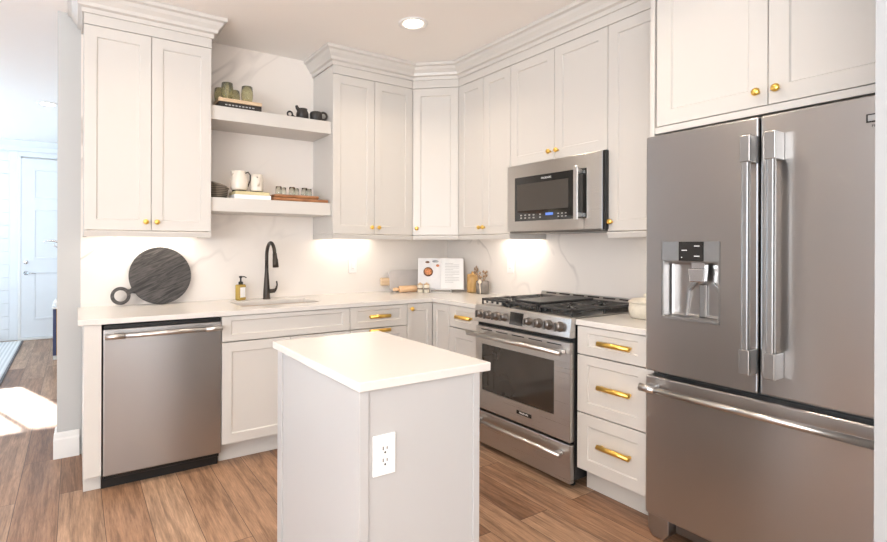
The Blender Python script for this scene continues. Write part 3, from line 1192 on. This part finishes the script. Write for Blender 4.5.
grate(.020, .255)
grate(.262, .498)
grate(.505, .740)
bm = NB()
bx(bm, .275, .485, -.60, -.115, gz1 + .0005, gz1 + .014, .006, 2)
obj('griddle_plate', bm, M_iron, t)
# rear vent trim
bm = NB()
prism(bm, [(-.070, .918), (-.066, .950), (-.050, .980), (-.028, .980), (-.028, .918)], 'x', 0, wr_, b=.001)
bt = obj('rear_trim', bm, M_steel, t)
bm = NB()
for i in range(6):
    a = .05 + i * .115
    bx(bm, a, a + .085, -.0585, -.050, .9665, .9745, 0, 1)
obj('vent_slots', bm, M_slot, bt)

# ------------------------------------------------------------------ microwave
t = thing('microwave', 'stainless steel over-the-range microwave with a black glass door', 'microwave', (0, -1.1680, 0), RZ)
wm_ = 1.9352 - 1.1680
MZ0, MZ1 = 1.3956, 1.8384
off = 1.1680
obj('body', bx(NB(), .002, wm_ - .020, -.362, -.003, MZ0 + .010, MZ1 - .0005, .002), M_black, t)
bm = NB()
bx(bm, 0, wm_ - .024, -.397, -.3635, MZ0, MZ1 - .001, .003, 2)
obj('front', bm, M_steel_mw, t)
obj('side_trim', bx(NB(), wm_ - .0235, wm_ - .006, -.394, -.3635, MZ0 - .002, MZ1 - .001, .002), M_black, t)
obj('bottom_vent', bx(NB(), .01, wm_ - .03, -.385, -.05, MZ0 - .012, MZ0 + .0095, .004), M_steel_d, t)
gl = obj('door_glass', bx(NB(), 1.240 - off, 1.808 - off, -.3995, -.3972, 1.462, 1.752, .001), M_blackgl, t)
obj('window_screen', bx(NB(), 1.262 - off, 1.680 - off, -.4005, -.3996, 1.530, 1.705, .0006), mat('mesh_screen', (.085, .075, .066), .3, metal=.3, var=.15, vscale=200), gl)
bm = NB()
for r_ in range(2):
    for c_ in range(4):
        bx(bm, 1.292 - off + c_ * .036, 1.292 - off + c_ * .036 + .014, -.4004, -.3996, 1.478 + r_ * .018, 1.486 + r_ * .018, 0)
for c_ in range(2):
    bx(bm, 1.455 - off + 0 * c_, 1.455 - off + .013, -.4004, -.3996, 1.478 + c_ * .018, 1.486 + c_ * .018, 0)
for r_ in range(2):
    for c_ in range(3):
        bx(bm, 1.60 - off + c_ * .028, 1.60 - off + c_ * .028 + .011, -.4004, -.3996, 1.478 + r_ * .018, 1.484 + r_ * .018, 0)
obj('button_pad', bm, mat('button_grey', (.45, .43, .41), .5, var=.02), gl)
obj('display', bx(NB(), 1.505 - off, 1.565 - off, -.4006, -.3996, 1.492, 1.508, 0), M_bluedisp, gl)
text('lettering', 'FRIGIDAIRE', .016, M_white, gl, (1.510 - off, -.4002, 1.728), (PI / 2, 0, 0))
bm = NB()
bx(bm, 1.752 - off, 1.780 - off, -.447, -.436, 1.452, 1.765, .003, 2)
for zz in (1.482, 1.735):
    bx(bm, 1.756 - off, 1.776 - off, -.437, -.3972, zz - .012, zz + .012, .002)
obj('handle', bm, M_bright, t)
obj('door_seam', bx(NB(), 1.7895 - off, 1.7915 - off, -.3976, -.396, MZ0 + .003, 1.4615, 0), M_slot, t)

# ------------------------------------------------------------------ refrigerator
FY0, FY1, FG = 2.3715, 3.283, 2.8205
t = thing('refrigerator', 'stainless steel french door refrigerator with a water dispenser', 'refrigerator', (0, -FY0, 0), RZ)
wF = FY1 - FY0
FF = .7226
obj('body', bx(NB(), .006, wF - .006, -.640, -.03, .04, 1.770, .003), M_steel_d, t)
# left door with dispenser cavity
g = FG - FY0
bm = NB()
bx(bm, 0, g, -FF, -.645, .744, 1.788, .008, 3)
dx0, dx1 = 2.445 - FY0, 2.686 - FY0
hole = NB(); bx(hole, dx0, dx1, -FF - .05, -FF + .006, .984, 1.321, 0)
cav = NB(); bx(cav, dx0 + .008, dx1 - .008, -FF - .02, -FF + .066, .998, 1.232, .012, 2)
ld = obj('door', cut(bm, [hole, cav]), M_steel, t)
bm = NB()
bx(bm, g + .0045, wF, -FF, -.645, .744, 1.788, .008, 3)
rd = obj('door', bm, M_steel, t)
bm = NB()
bx(bm, 0, wF, -FF, -.645, .105, .722, .008, 3)
fd = obj('freezer_drawer', bm, M_steel, t)
# dispenser
bm = NB()
bx(bm, dx0 + .002, dx1 - .002, -FF - .001, -FF + .0055, 1.236, 1.319, .001)
for a, b_ in ((dx0 + .002, dx0 + .0075), (dx1 - .0075, dx1 - .002)):
    bx(bm, a, b_, -FF - .001, -FF + .0055, .994, 1.2355, .0005)
bx(bm, dx0 + .002, dx1 - .002, -FF - .006, -FF + .0055, .985, .9985, .001)
obj('dispenser_frame', bm, M_steel_b, ld)
dp = obj('control_panel', bx(NB(), 2.521 - FY0, 2.623 - FY0, -FF - .0026, -FF - .0012, 1.237, 1.318, .0006), M_blackgl, ld)
bm = NB()
for (x, z_) in ((2.545, 1.282), (2.596, 1.300), (2.596, 1.258)):
    bx(bm, x - .011 - FY0, x + .011 - FY0, -FF - .0032, -FF - .0027, z_ - .0018, z_ + .0018, 0)
bx(bm, 2.532 - FY0, 2.536 - FY0, -FF - .0032, -FF - .0027, 1.250, 1.254, 0)
obj('touch_icons', bm, M_white, dp)
bm = NB()
lx = (2.588 - FY0)
prism(bm, [(lx - .034, 1.205), (lx + .034, 1.205), (lx + .028, 1.150), (lx - .028, 1.150)], 'y', -FF + .008, -FF + .040, b=.003)
bx(bm, lx - .022, lx + .030, -FF + .012, -FF + .045, 1.205, 1.2315, .002)
obj('water_spout', bm, M_chrome, ld)
bm = NB()
prism(bm, [(lx - .075, 1.00), (lx - .06, 1.12), (lx - .03, 1.155), (lx - .022, 1.145), (lx - .05, 1.11), (lx - .064, 1.00)], 'y', -FF + .050, -FF + .0655, b=.001)
prism(bm, [(lx + .085, 1.00), (lx + .07, 1.10), (lx + .035, 1.14), (lx + .045, 1.15), (lx + .08, 1.11), (lx + .095, 1.00)], 'y', -FF + .050, -FF + .0655, b=.001)
bx(bm, lx - .010, lx + .016, -FF + .050, -FF + .0655, 1.00, 1.14, .004)
obj('dispenser_lever', bm, M_steel_b, ld)
# door handles
for hx, par in ((2.8035, ld), (2.8850, rd)):
    bm = NB()
    x = hx - FY0
    bx(bm, x - .013, x + .013, -FF - .072, -FF - .050, .84, 1.70, .006, 3)
    for z0, z1 in ((.822, .915), (1.612, 1.712)):
        bx(bm, x - .018, x + .018, -FF - .076, -FF - .0005, z0, z1, .003, 2)
    obj('handle', bm, M_steel_b, par)
bm = NB()
tube(bm, [(.075, -FF - .060, .678), (wF - .075, -FF - .060, .678)], .014, 18)
for a, b_ in ((.012, .080), (wF - .080, wF - .012)):
    tube(bm, [(a, -FF - .060, .678), (b_, -FF - .060, .678)], .0175, 18)
    bx(bm, (a + b_) / 2 - .022, (a + b_) / 2 + .022, -FF - .060, -FF - .0005, .663, .692, .004)
obj('handle', bm, M_bright, fd)
bd = obj('badge', bx(NB(), 3.128 - FY0, 3.215 - FY0, -FF - .003, -FF - .0004, 1.700, 1.728, .001), M_blackgl, rd)
obj('badge_plate', bx(NB(), 3.133 - FY0, 3.175 - FY0, -FF - .0036, -FF - .0031, 1.7045, 1.7235, 0), M_steel_b, bd)
text('badge_lettering', 'FRIGIDAIRE', .012, M_slot, rd, (3.172 - FY0, -FF - .0006, 1.688), (PI / 2, 0, 0))
# base grille and feet
bm = NB()
bx(bm, .10, wF - .10, -.655, -.641, .035, .098, .004)
obj('base_grille', bm, M_steel_d, t)
for x in (.0, wF - .10):
    bm = NB()
    prism(bm, [(x + .002, .100), (x + .002, .035), (x + .025, .004), (x + .075, .004), (x + .098, .035), (x + .098, .100)], 'y', -.705, -.60, b=.004)
    obj('foot', bm, M_steel_b, t)

# ------------------------------------------------------------------ island
IX0, IX1, IY0, IY1 = -2.2362, -1.7522, -1.7552, -2.4797
t = thing('kitchen_island', 'small white kitchen island with a white quartz top', 'kitchen island', ((IX0 + IX1) / 2, (IY0 + IY1) / 2, 0))
cx_, cy_ = (IX0 + IX1) / 2, (IY0 + IY1) / 2
T2 = .92
obj('countertop', bx(NB(), IX0 - cx_, IX1 - cx_, IY1 - cy_, IY0 - cy_, T2 - .027, T2, .002), M_quartz, t)
b0, b1, b2_, b3 = -2.224 - cx_, -1.795 - cx_, -2.465 - cy_, -1.80 - cy_
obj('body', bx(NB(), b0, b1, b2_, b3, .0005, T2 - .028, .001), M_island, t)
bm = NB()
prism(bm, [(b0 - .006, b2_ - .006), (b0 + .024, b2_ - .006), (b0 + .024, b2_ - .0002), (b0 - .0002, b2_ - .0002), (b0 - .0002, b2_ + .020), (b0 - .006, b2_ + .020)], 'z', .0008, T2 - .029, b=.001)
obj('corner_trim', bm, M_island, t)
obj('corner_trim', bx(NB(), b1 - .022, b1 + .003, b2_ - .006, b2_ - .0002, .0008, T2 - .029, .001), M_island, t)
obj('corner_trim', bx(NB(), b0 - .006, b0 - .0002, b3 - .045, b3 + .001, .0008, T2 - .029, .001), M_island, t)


def outlet(parent, loc, rz, switch=False, as_thing=None):
    if as_thing:
        root = thing('wall_switch' if switch else 'wall_outlet', as_thing, 'light switch' if switch else 'outlet', loc, rz)
        base = (0, 0, 0)
    else:
        root = thing('outlet', None, None, loc, rz)
        root.parent = parent
    obj('cover_plate', bx(NB(), -.036, .036, -.0065, -.0005, -.058, .058, .003, 2), M_plastic, root)
    ins_ = obj('receptacle', bx(NB(), -.0165, .0165, -.009, -.0066, -.0345, .0345, .001), M_plastic, root)
    bm = NB()
    if switch:
        bx(bm, -.012, .012, -.0108, -.0091, -.026, .026, .001)
        obj('rocker', bm, M_plastic, ins_)
        bm = NB()
        bx(bm, -.010, .010, -.0112, -.0109, -.022, -.019, 0)
        obj('rocker_line', bm, M_ink, ins_)
    else:
        for zc in (.0165, -.0175):
            bx(bm, -.0080, -.0052, -.0094, -.0089, zc - .001, zc + .009, 0)
            bx(bm, .0052, .0078, -.0094, -.0089, zc, zc + .008, 0)
            lathe(bm, [(0, 0), (.0028, 0), (.0028, .0005), (0, .0005)], (0, -.0089, zc - .008), 10, Matrix.Rotation(PI / 2, 4, 'X'))
        obj('slots', bm, M_slot, ins_)
    return root


o = thing('island_outlet', 'white duplex electrical outlet on the end panel of the island', 'outlet', (-2.1485, -2.4652, .702))
obj('cover_plate', bx(NB(), -.0375, .0375, -.0065, -.0005, -.058, .058, .003, 2), M_plastic, o)
ins_ = obj('receptacle', bx(NB(), -.0165, .0165, -.009, -.0066, -.0345, .0345, .001), M_plastic, o)
bm = NB()
for zc in (.0165, -.0175):
    bx(bm, -.0080, -.0052, -.0096, -.0089, zc - .001, zc + .009, 0)
    bx(bm, .0052, .0078, -.0096, -.0089, zc, zc + .008, 0)
    lathe(bm, [(0, 0), (.003, 0), (.003, .0007), (0, .0007)], (0, -.0089, zc - .008), 10, Matrix.Rotation(PI / 2, 4, 'X'))
obj('slots', bm, M_slot, ins_)
outlet(None, (-.980, .0, 1.134), 0, True, 'white wall switch on the backsplash between the sink and the grey board')
outlet(None, (.0, -.805, 1.145), RZ, True, 'white wall switch on the backsplash left of the range')

# ------------------------------------------------------------------ things on the counter
# black round board
t = thing('serving_board', 'round black wooden serving board with a ring handle leaning on the backsplash', 'cutting board', (-2.418, -.075, CT))
R_ = .187
n = 64
pts = []
a_h = math.radians(211)
for i in range(n + 1):
    a = a_h + .16 + (2 * PI - .32) * i / n
    pts.append((R_ * math.cos(a), R_ * math.sin(a)))
bm = NB()
prism(bm, pts, 'y', -.009, .009, b=.003)
bo = NB()
hc = Vector((-.233, -.1225))
ring = [(hc.x + .056 * math.cos(2 * PI * i / 36), hc.y + .056 * math.sin(2 * PI * i / 36)) for i in range(36)]
prism(bo, ring, 'y', -.009, .009, b=.002)
hh = NB()
prism(hh, [(hc.x + .036 * math.cos(2 * PI * i / 36), hc.y + .036 * math.sin(2 * PI * i / 36)) for i in range(36)], 'y', -.05, .05)
ringb = cut(bo, [hh])
d_ = Vector((math.cos(a_h), math.sin(a_h)))
pn = Vector((-d_.y, d_.x))
p1 = d_ * (R_ - .012); p2 = hc + (-hc).normalized() * .052
nk = [p1 + pn * .028, p1 * .3 + p2 * .7 + pn * .014, p2 + pn * .018, p2 - pn * .018, p1 * .3 + p2 * .7 - pn * .014, p1 - pn * .028]
merge(bm, ringb)
prism(bm, [(q.x, q.y) for q in nk], 'y', -.0085, .0085, b=.001)
obj('board', bm, M_board, t, (0, .018, .188), (math.radians(-10), 0, 0))

# pale stone cutting board with wooden handle
t = thing('cutting_board', 'pale stone cutting board with a wooden handle lying against the backsplash', 'cutting board', (-.510, -.085, CT))
bm = NB()
pr = []
for (cxx, czz, a0) in ((.155, .145, 0), (-.115, .145, 90), (-.115, .038, 180), (.155, .038, 270)):
    for k in range(6):
        a = math.radians(a0 + 18 * k)
        pr.append((cxx + .035 * math.cos(a), czz + .035 * math.sin(a)))
prism(bm, pr, 'y', -.008, .008, b=.002)
obj('slab', bm, M_gstone, t, (0, .02, .003), (math.radians(-8), 0, 0))
bm = NB()
bx(bm, -.235, -.149, -.009, .009, .052, .118, .006, 2)
obj('handle', bm, M_oak, t, (0, .02, .003), (math.radians(-8), 0, 0))

# rolling pin
t = thing('rolling_pin', 'pale wooden rolling pin lying on the counter before the stone board', 'rolling pin', (-.565, -.165, CT + .029))
rx = Matrix.Rotation(PI / 2, 4, 'Y')
obj('barrel', lathe(NB(), [(0, -.085), (.024, -.085), (.028, -.078), (.028, .075), (.024, .082), (0, .082)], (.02, 0, 0), 24, rx), M_pin, t)
obj('handle', lathe(NB(), [(0, 0), (.010, 0), (.015, .03), (.013, .055), (0, .062)], (-.066, 0, 0), 18, Matrix.Rotation(-PI / 2, 4, 'Y')), M_pin, t)

# two little canisters
for i, (x, y) in enumerate(((-.470, -.235), (-.428, -.268))):
    t = thing('canister', ['small cream banded canister touching the rolling pin', 'small cream banded canister nearer the cookbook stand'][i], 'canister', (x, y, CT), 0, 'small cream canisters before the cookbook')
    obj('pot', lathe(NB(), [(0, .0005), (.021, .0005), (.0225, .005), (.0225, .060), (.019, .064), (0, .064)], (0, 0, 0), 20), M_crock, t)
    obj('lid', lathe(NB(), [(0, .0645), (.0225, .0645), (.0225, .072), (.008, .076), (.007, .082), (0, .084)], (0, 0, 0), 20), M_oak, t)
    obj('band', lathe(NB(), [(.0228, .026), (.0234, .027), (.0234, .040), (.0228, .041)], (0, 0, 0), 20), M_weave, t)

# cookbook on a wire stand
fa = math.atan2(-.595, .804)
t = thing('cookbook_stand', 'white wire stand holding up the open cookbook', 'book stand', (-.300, -.292, CT), fa)
bm = NB()
for s in (-.085, .085):
    tube(bm, [(s, -.055, .022), (s, -.055, .0045), (s, .03, .0045), (s, .075, .17)], .0035, 8)
tube(bm, [(-.085, -.055, .0045), (.085, -.055, .0045)], .0035, 8)
tube(bm, [(-.085, -.030, .0225), (.085, -.030, .0225)], .0035, 8)
tube(bm, [(-.085, .075, .17), (.085, .075, .17)], .0035, 8)
tube(bm, [(-.085, -.030, .0225), (-.085, -.030, .0045)], .003, 8)
tube(bm, [(.085, -.030, .0225), (.085, -.030, .0045)], .003, 8)
obj('wire_frame', bm, M_wirew, t)
t = thing('cookbook', 'open cookbook with a food photo page standing on a white wire stand', 'book', (-.300, -.292, CT + .028), fa)
lean = math.radians(-16)
H_ = .262
for s, nm in ((-1, 'left_page'), (1, 'right_page')):
    bm = NB()
    k = 10
    prof_ = []
    for i in range(k + 1):
        u_ = i / k
        prof_.append((s * (.001 + u_ * .186), -.004 - .012 * math.sin(PI * min(1, u_ * 1.6)) * (1 - u_ * .6)))
    back = [(x, .0035) for x, y in prof_[::-1]]
    prism(bm, prof_ + back, 'z', 0, H_)
    pg = obj('page_block', bm, M_paper if s > 0 else M_page, t, (0, -.012, 0), (lean, 0, 0))
    if s < 0:
        def disc(x, z, r, m, nm, y, sq=1.0):
            return obj(nm, lathe(NB(), [(0, 0), (r, 0), (r, .0008), (0, .0008)], (x, y, z), 26, Matrix.Rotation(PI / 2, 4, 'X') @ Matrix.Diagonal((1, sq, 1, 1))), m, pg)
        disc(-.105, .142, .040, M_photo_br, 'printed_photo', -.0165)
        disc(-.105, .145, .030, M_photo_or, 'printed_photo', -.0175)
        disc(-.112, .226, .018, M_photo_br, 'printed_photo', -.0165, .5)
        disc(-.025, .196, .014, M_photo_or, 'printed_photo', -.0165, .8)
        disc(-.045, .232, .028, M_photo_gr, 'printed_photo', -.0165, .35)
    else:
        bm = NB()
        for i in range(13):
            bx(bm, .035, .035 + (.12 if i % 4 else .07), -.0174, -.0168, .215 - i * .0135, .2175 - i * .0135, 0)
        obj('printed_text', bm, M_ink, pg)
bm = NB()
bx(bm, -.192, .192, .004, .0075, -.003, H_ + .003, .001)
obj('cover', bm, M_paper, t, (0, -.012, 0), (lean, 0, 0))

# wooden canister
t = thing('wooden_canister', 'tall honey wooden canister with a knob lid beside the cookbook', 'canister', (-.080, -.440, CT))
obj('body', lathe(NB(), [(0, .0005), (.043, .0005), (.046, .006), (.046, .125), (.044, .135), (0, .135)], (0, 0, 0), 28), M_honey, t)
obj('lid', lathe(NB(), [(0, .1355), (.045, .1355), (.046, .140), (.043, .150), (.02, .156), (.009, .158), (.011, .172), (0, .176)], (0, 0, 0), 28), M_honey, t)

# grey crock with dried stems
t = thing('utensil_crock', 'grey stoneware crock standing beside the range', 'crock', (-.088, -.572, CT))
obj('pot', lathe(NB(), [(0, .0005), (.042, .0005), (.050, .012), (.053, .06), (.050, .102), (.046, .104), (.045, .095), (.048, .06), (.044, .014), (0, .012)], (0, 0, 0), 28), M_galv, t)
t = thing('dried_flowers', 'bunch of dried brown flower stalks in the grey crock', 'dried flowers', (-.088, -.572, CT + .02))
rnd = random.Random(5)
bm = NB()
for i in range(12):
    a = rnd.uniform(0, 2 * PI)
    ln = rnd.uniform(.02, .065)
    tip = Vector((math.cos(a) * ln - .012, math.sin(a) * ln + .012, rnd.uniform(.105, .155)))
    tube(bm, [(math.cos(a) * .006, math.sin(a) * .006, 0), (tip.x * .4, tip.y * .4, .07), tip], .0016, 5)
    obj('flower_head', lathe(NB(), [(0, 0), (.008, .006), (.010, .013), (.004, .022), (0, .022)], (0, 0, 0), 8), M_dry, t, tip - Vector((0, 0, .006)))
obj('stalk', bm, M_dry, t)
t = thing('garlic_braid', 'ivory bulb on a pale cord hanging over the rim of the grey crock', 'garlic', (-.145, -.612, CT))
obj('bulb', lathe(NB(), [(0, .088), (.012, .090), (.017, .100), (.013, .112), (.003, .122), (0, .123)], (-.012, -.006, 0), 16), M_garlic, t)
obj('cord', tube(NB(), [(-.012, -.006, .100), (-.017, -.014, .06), (-.020, -.022, .03), (-.024, -.026, .004)], .0045, 8), M_garlic, t)
t = thing('dried_leaf', 'curled dried leaf spray leaning behind the wooden canister', 'dried leaf', (-.022, -.385, CT))
bm = NB()
for i, (dx, dz) in enumerate(((-.012, .20), (.0, .215), (.008, .195), (-.004, .185))):
    tube(bm, [(.002, .0, .0015), (dx * .5, -.01, .12), (dx, -.03 - .006 * i, dz)], [.002, .003, .0015], 6)
    lathe(bm, [(0, 0), (.006, .008), (.004, .022), (0, .03)], (dx, -.03 - .006 * i, dz - .02), 8)
obj('leaf', bm, M_dry, t)

# cream crock right of range
t = thing('lidded_crock', 'cream textured ceramic crock with a lid between the range and the refrigerator', 'crock', (-.285, -2.105, CT))
obj('pot', lathe(NB(), [(0, .0005), (.070, .0005), (.082, .010), (.088, .04), (.086, .078), (.080, .082), (0, .082)], (0, 0, 0), 32), M_crock, t)
obj('lid', lathe(NB(), [(0, .083), (.090, .083), (.091, .089), (.070, .102), (.025, .110), (.012, .112), (.016, .128), (0, .132)], (0, 0, 0), 32), M_crock, t)

# ------------------------------------------------------------------ upper shelf
SH1 = 2.1935 + .0006
t = thing('book', 'dark book lying flat on the upper shelf under the green glasses', 'book', (-1.972, -.245, SH1))
obj('cover', bx(NB(), -.140, .140, -.075, .075, 0, .036, .002), M_bookdk, t)
bm = NB()
for i in range(9):
    bx(bm, -.10 + i * .022, -.10 + i * .022 + .014, -.0758, -.0751, .014, .021, 0)
obj('spine_lettering', bm, M_ink, t)
o = obj('wooden_tray', bx(NB(), -.142, .142, -.078, .078, 0, .024, .004, 2), M_oak, None, (-1.972, -.245, SH1 + .0366))
tag(o, 'thin pale wooden board on the dark book under the green glasses', 'tray')


def tumbler(x, y, z, label, r=.038, h=.108, m=M_greenglass, group='green tumblers on the upper shelf', nm='drinking_glass'):
    bm = lathe(NB(), [(0, .0005), (r * .80, .0005), (r * .98, h * .25), (r * 1.03, h * .5), (r * .90, h), (r * .84, h), (r * .96, h * .5), (r * .88, h * .2), (r * .7, .008), (0, .008)],
               (0, 0, 0), 36, flute=.025, nfl=12)
    o = obj(nm, bm, m, None, (x, y, z))
    tag(o, label, 'glass', group)
    return o


zt = SH1 + .0366 + .0246
tumbler(-2.048, -.275, zt, 'olive green glass at the dark end of the wooden board, in front')
tumbler(-1.915, -.265, zt, 'olive green glass alone at the other end of the wooden board')
tumbler(-2.073, -.190, zt - .0, 'olive green glass half hidden behind the tall front one', h=.09)
tumbler(-1.985, -.205, zt, 'olive green glass behind, in the gap between two others', h=.085)

t = thing('mug', 'dark stoneware mug with a ring handle on the upper shelf beside the cabinet', 'mug', (-1.424, -.285, SH1))
obj('cup', lathe(NB(), [(0, 0), (.038, 0), (.044, .010), (.046, .05), (.040, .064), (.036, .064), (.041, .05), (.038, .012), (0, .010)], (0, 0, 0), 26), M_darkpot, t)
bm = torus(NB(), .026, .008, Matrix.Translation((.058, 0, .044)) @ Matrix.Rotation(PI / 2, 4, 'X'))
obj('handle', bm, M_darkpot, t)
t = thing('cream_jug', 'small dark stoneware jug with a raised spout on the upper shelf', 'jug', (-1.522, -.270, SH1))
obj('body', lathe(NB(), [(0, 0), (.032, 0), (.044, .012), (.044, .045), (.034, .070), (.036, .078), (.031, .078), (.030, .070), (.038, .045), (0, .012)], (0, 0, 0), 26), M_darkpot, t)
obj('spout', tube(NB(), [(-.022, 0, .060), (-.040, 0, .082), (-.046, 0, .097)], [.016, .012, .009], 12), M_darkpot, t)
t = thing('ladle', 'dark little ladle with a ring end lying on the upper shelf', 'ladle', (-1.592, -.290, SH1))
bm = torus(NB(), .018, .006, Matrix.Translation((-.030, 0, .0245)) @ Matrix.Rotation(PI / 2, 4, 'X'))
tube(bm, [(-.014, 0, .018), (.010, .0, .008), (.034, .005, .006)], .006, 8)
obj('ladle_handle', bm, M_darkpot, t)

# ------------------------------------------------------------------ lower shelf
SH2 = 1.6052 + .0006
t = thing('basket', 'grey wicker basket with a sloping rim at the cabinet end of the lower shelf', 'basket', (-2.095, -.215, SH2))
bm = NB()
for (r0, z0, z1) in ((0, 0, 1),):
    pr = []
vsb = []
nseg = 28
for lvl, (rr, hh_) in enumerate(((.050, 0), (.060, .02), (.066, .05), (.068, .08))):
    ringv = []
    for i in range(nseg):
        a = 2 * PI * i / nseg
        slope = 1.0 - .38 * (math.cos(a) * .5 + .5) * (1 if lvl > 0 else 0)
        zz = hh_ * (1.35 if lvl == 3 else 1) * slope
        ringv.append(bm.verts.new((rr * math.cos(a) * .98, rr * math.sin(a) * 1.2, zz)))
    vsb.append(ringv)
for a, b_ in zip(vsb, vsb[1:]):
    for i in range(nseg):
        j = (i + 1) % nseg
        f = bm.faces.new((a[i], a[j], b_[j], b_[i])); f.smooth = True
bm.faces.new(vsb[0][::-1])
bmesh.ops.solidify(bm, geom=list(bm.faces), thickness=.006)
obj('woven_body', bm, M_weave, t)
rim = [(v[0], v[1], v[2]) for v in [(.068 * math.cos(2 * PI * i / nseg) * .98, .068 * math.sin(2 * PI * i / nseg) * 1.2,
        .108 * (1 - .38 * (math.cos(2 * PI * i / nseg) * .5 + .5))) for i in range(nseg + 1)]]
obj('rim', tube(NB(), rim, .006, 8, caps=False), M_weave, t)

t = thing('book', 'thick white book lying flat on the lower shelf under the jugs', 'book', (-1.890, -.235, SH2))
obj('page_block', bx(NB(), -.118, .118, -.088, .080, .003, .025, .001), M_paper, t)
bm = NB()
bx(bm, -.122, .122, -.091, .082, 0, .003, .001); bx(bm, -.122, .122, -.091, .082, .025, .028, .001)
bx(bm, -.122, .122, -.091, -.088, .003, .025, .0005)
obj('cover', bm, M_paper, t)
o = obj('book', bx(NB(), -.116, .116, -.086, .076, 0, .022, .002), M_bookyl, None, (-1.890, -.235, SH2 + .0286))
tag(o, 'straw coloured book on top of the thick white book', 'book')
zj = SH2 + .0286 + .0226
t = thing('jug', 'cream ceramic jug with a bronze loop handle on the lower shelf', 'jug', (-1.955, -.225, zj))
obj('base_ring', lathe(NB(), [(0, 0), (.046, 0), (.046, .012), (0, .012)], (0, 0, 0), 28), M_bookdk, t)
obj('body', lathe(NB(), [(0, .0125), (.050, .0125), (.056, .025), (.057, .075), (.046, .115), (.040, .130), (.043, .142), (.038, .142), (.036, .130), (0, .12)], (0, 0, 0), 30), M_cream, t)
obj('spout', tube(NB(), [(-.034, 0, .122), (-.046, 0, .136), (-.054, 0, .143)], [.016, .011, .007], 10), M_cream, t)
obj('handle', tube(NB(), [(.034, 0, .128), (.060, 0, .140), (.074, 0, .122), (.074, 0, .085), (.058, 0, .040)], .0045, 10), M_bronze, t)
t = thing('jug', 'cream ceramic canister-shaped mug beside the jug on the lower shelf', 'mug', (-1.835, -.225, zj))
obj('base_ring', lathe(NB(), [(0, 0), (.038, 0), (.038, .010), (0, .010)], (0, 0, 0), 28), M_bookdk, t)
obj('body', lathe(NB(), [(0, .0105), (.042, .0105), (.045, .022), (.043, .09), (.038, .128), (.034, .128), (.038, .09), (.038, .03), (0, .025)], (0, 0, 0), 30), M_cream, t)
obj('handle', tube(NB(), [(-.010, -.040, .105), (-.006, -.064, .100), (-.004, -.068, .07), (-.006, -.046, .045)], .005, 10), M_cream, t)
t.name = 'mug'

for i, (dx, dy, dz, hw, hd, lab) in enumerate(((0, 0, 0, .205, .095, 'acacia wood serving tray lying flat on the lower shelf, lowest of two'),
                                              (-.028, .0, .0236, .165, .085, 'acacia wood serving tray stacked on another under the small glasses'))):
    t = thing('serving_tray', lab, 'tray', (-1.545 + dx, -.225 + dy, SH2 + dz), 0, 'wooden trays on the lower shelf')
    bm = bx(NB(), -hw, hw, -hd, hd, 0, .023, .008, 2)
    inn = NB(); bx(inn, -hw + .012, hw - .012, -hd + .012, hd - .012, .012, .05, .003)
    obj('tray', cut(bm, [inn]), M_walnut, t)
zg = SH2 + .0236 + .0125
sg = ((-1.690, -.255), (-1.640, -.205), (-1.595, -.262), (-1.545, -.205), (-1.500, -.258), (-1.450, -.215))
gl_lab = ['small clear glass on the wooden tray, nearest the straw coloured book', 'small clear glass on the wooden tray, second from the jugs and set back',
          'small clear glass on the wooden tray, third from the jugs in front', 'small clear glass on the wooden tray, fourth from the jugs and set back',
          'small clear glass on the wooden tray, fifth from the jugs in front', 'small clear glass on the wooden tray, nearest the wall cabinet']
for (x, y), lb in zip(sg, gl_lab):
    tumbler(x, y, zg, lb, r=.021, h=.068, m=M_clear, group='small clear glasses on the wooden tray')

# ------------------------------------------------------------------ entrance hall
t = thing('entry_rug', 'pale striped rug with a dark edge on the entrance hall floor', 'rug', (-4.05, 3.35, 0))
obj('pile', bx(NB(), -.56, .555, -1.15, 1.43, .0005, .010, .003), M_rug, t)
bm = NB()
bx(bm, .5555, .580, -1.15, 1.43, .0005, .011, .003)
bx(bm, -.585, -.5605, -1.15, 1.43, .0005, .011, .003)
obj('edge_binding', bm, M_rugedge, t)

t = thing('hall_chest', 'narrow navy and gold chest showing past the wall end in the hall', 'cabinet', (-2.915, 3.30, 0))
obj('body', bx(NB(), -.185, .185, -.10, .30, .05, .575, .003), M_navy, t)
bm = NB()
bx(bm, -.150, -.110, -.108, -.1005, .05, .575, .001)
obj('gold_edge', bm, M_gold, t)
obj('top', bx(NB(), -.195, .192, -.115, .31, .5755, .60, .004), M_trim, t)
bm = NB()
for x in (-.165, .165):
    for y in (-.07, .27):
        bx(bm, x - .018, x + .018, y - .018, y + .018, .0005, .0495, .002)
obj('foot', bm, M_trim, t)
t = thing('vase', 'small white round vase on the navy chest in the hall', 'vase', (-3.065, 3.27, .6005))
obj('body', lathe(NB(), [(0, 0), (.020, 0), (.038, .03), (.036, .055), (.016, .075), (.014, .09), (.010, .09), (.010, .07), (0, .02)], (0, 0, 0), 20), M_plastic, t)
t = thing('coat_hook', 'curved chrome coat hook reaching out past the wall end in the hall', 'coat hook', (-2.722, 3.25, 1.30))
obj('back_plate', bx(NB(), -.008, -.001, -.04, .04, -.06, .06, .003), M_chrome, t)
bm = NB()
tube(bm, [(-.008, 0, .0), (-.15, 0, -.01), (-.30, 0, .02), (-.38, 0, .045), (-.43, 0, .045), (-.47, 0, .03)], [.008, .010, .012, .011, .009, .005], 10)
tube(bm, [(-.20, 0, -.01), (-.32, .0, -.045), (-.37, 0, -.01), (-.375, 0, .015)], [.008, .009, .008, .006], 10)
obj('hook', bm, M_chrome, t)
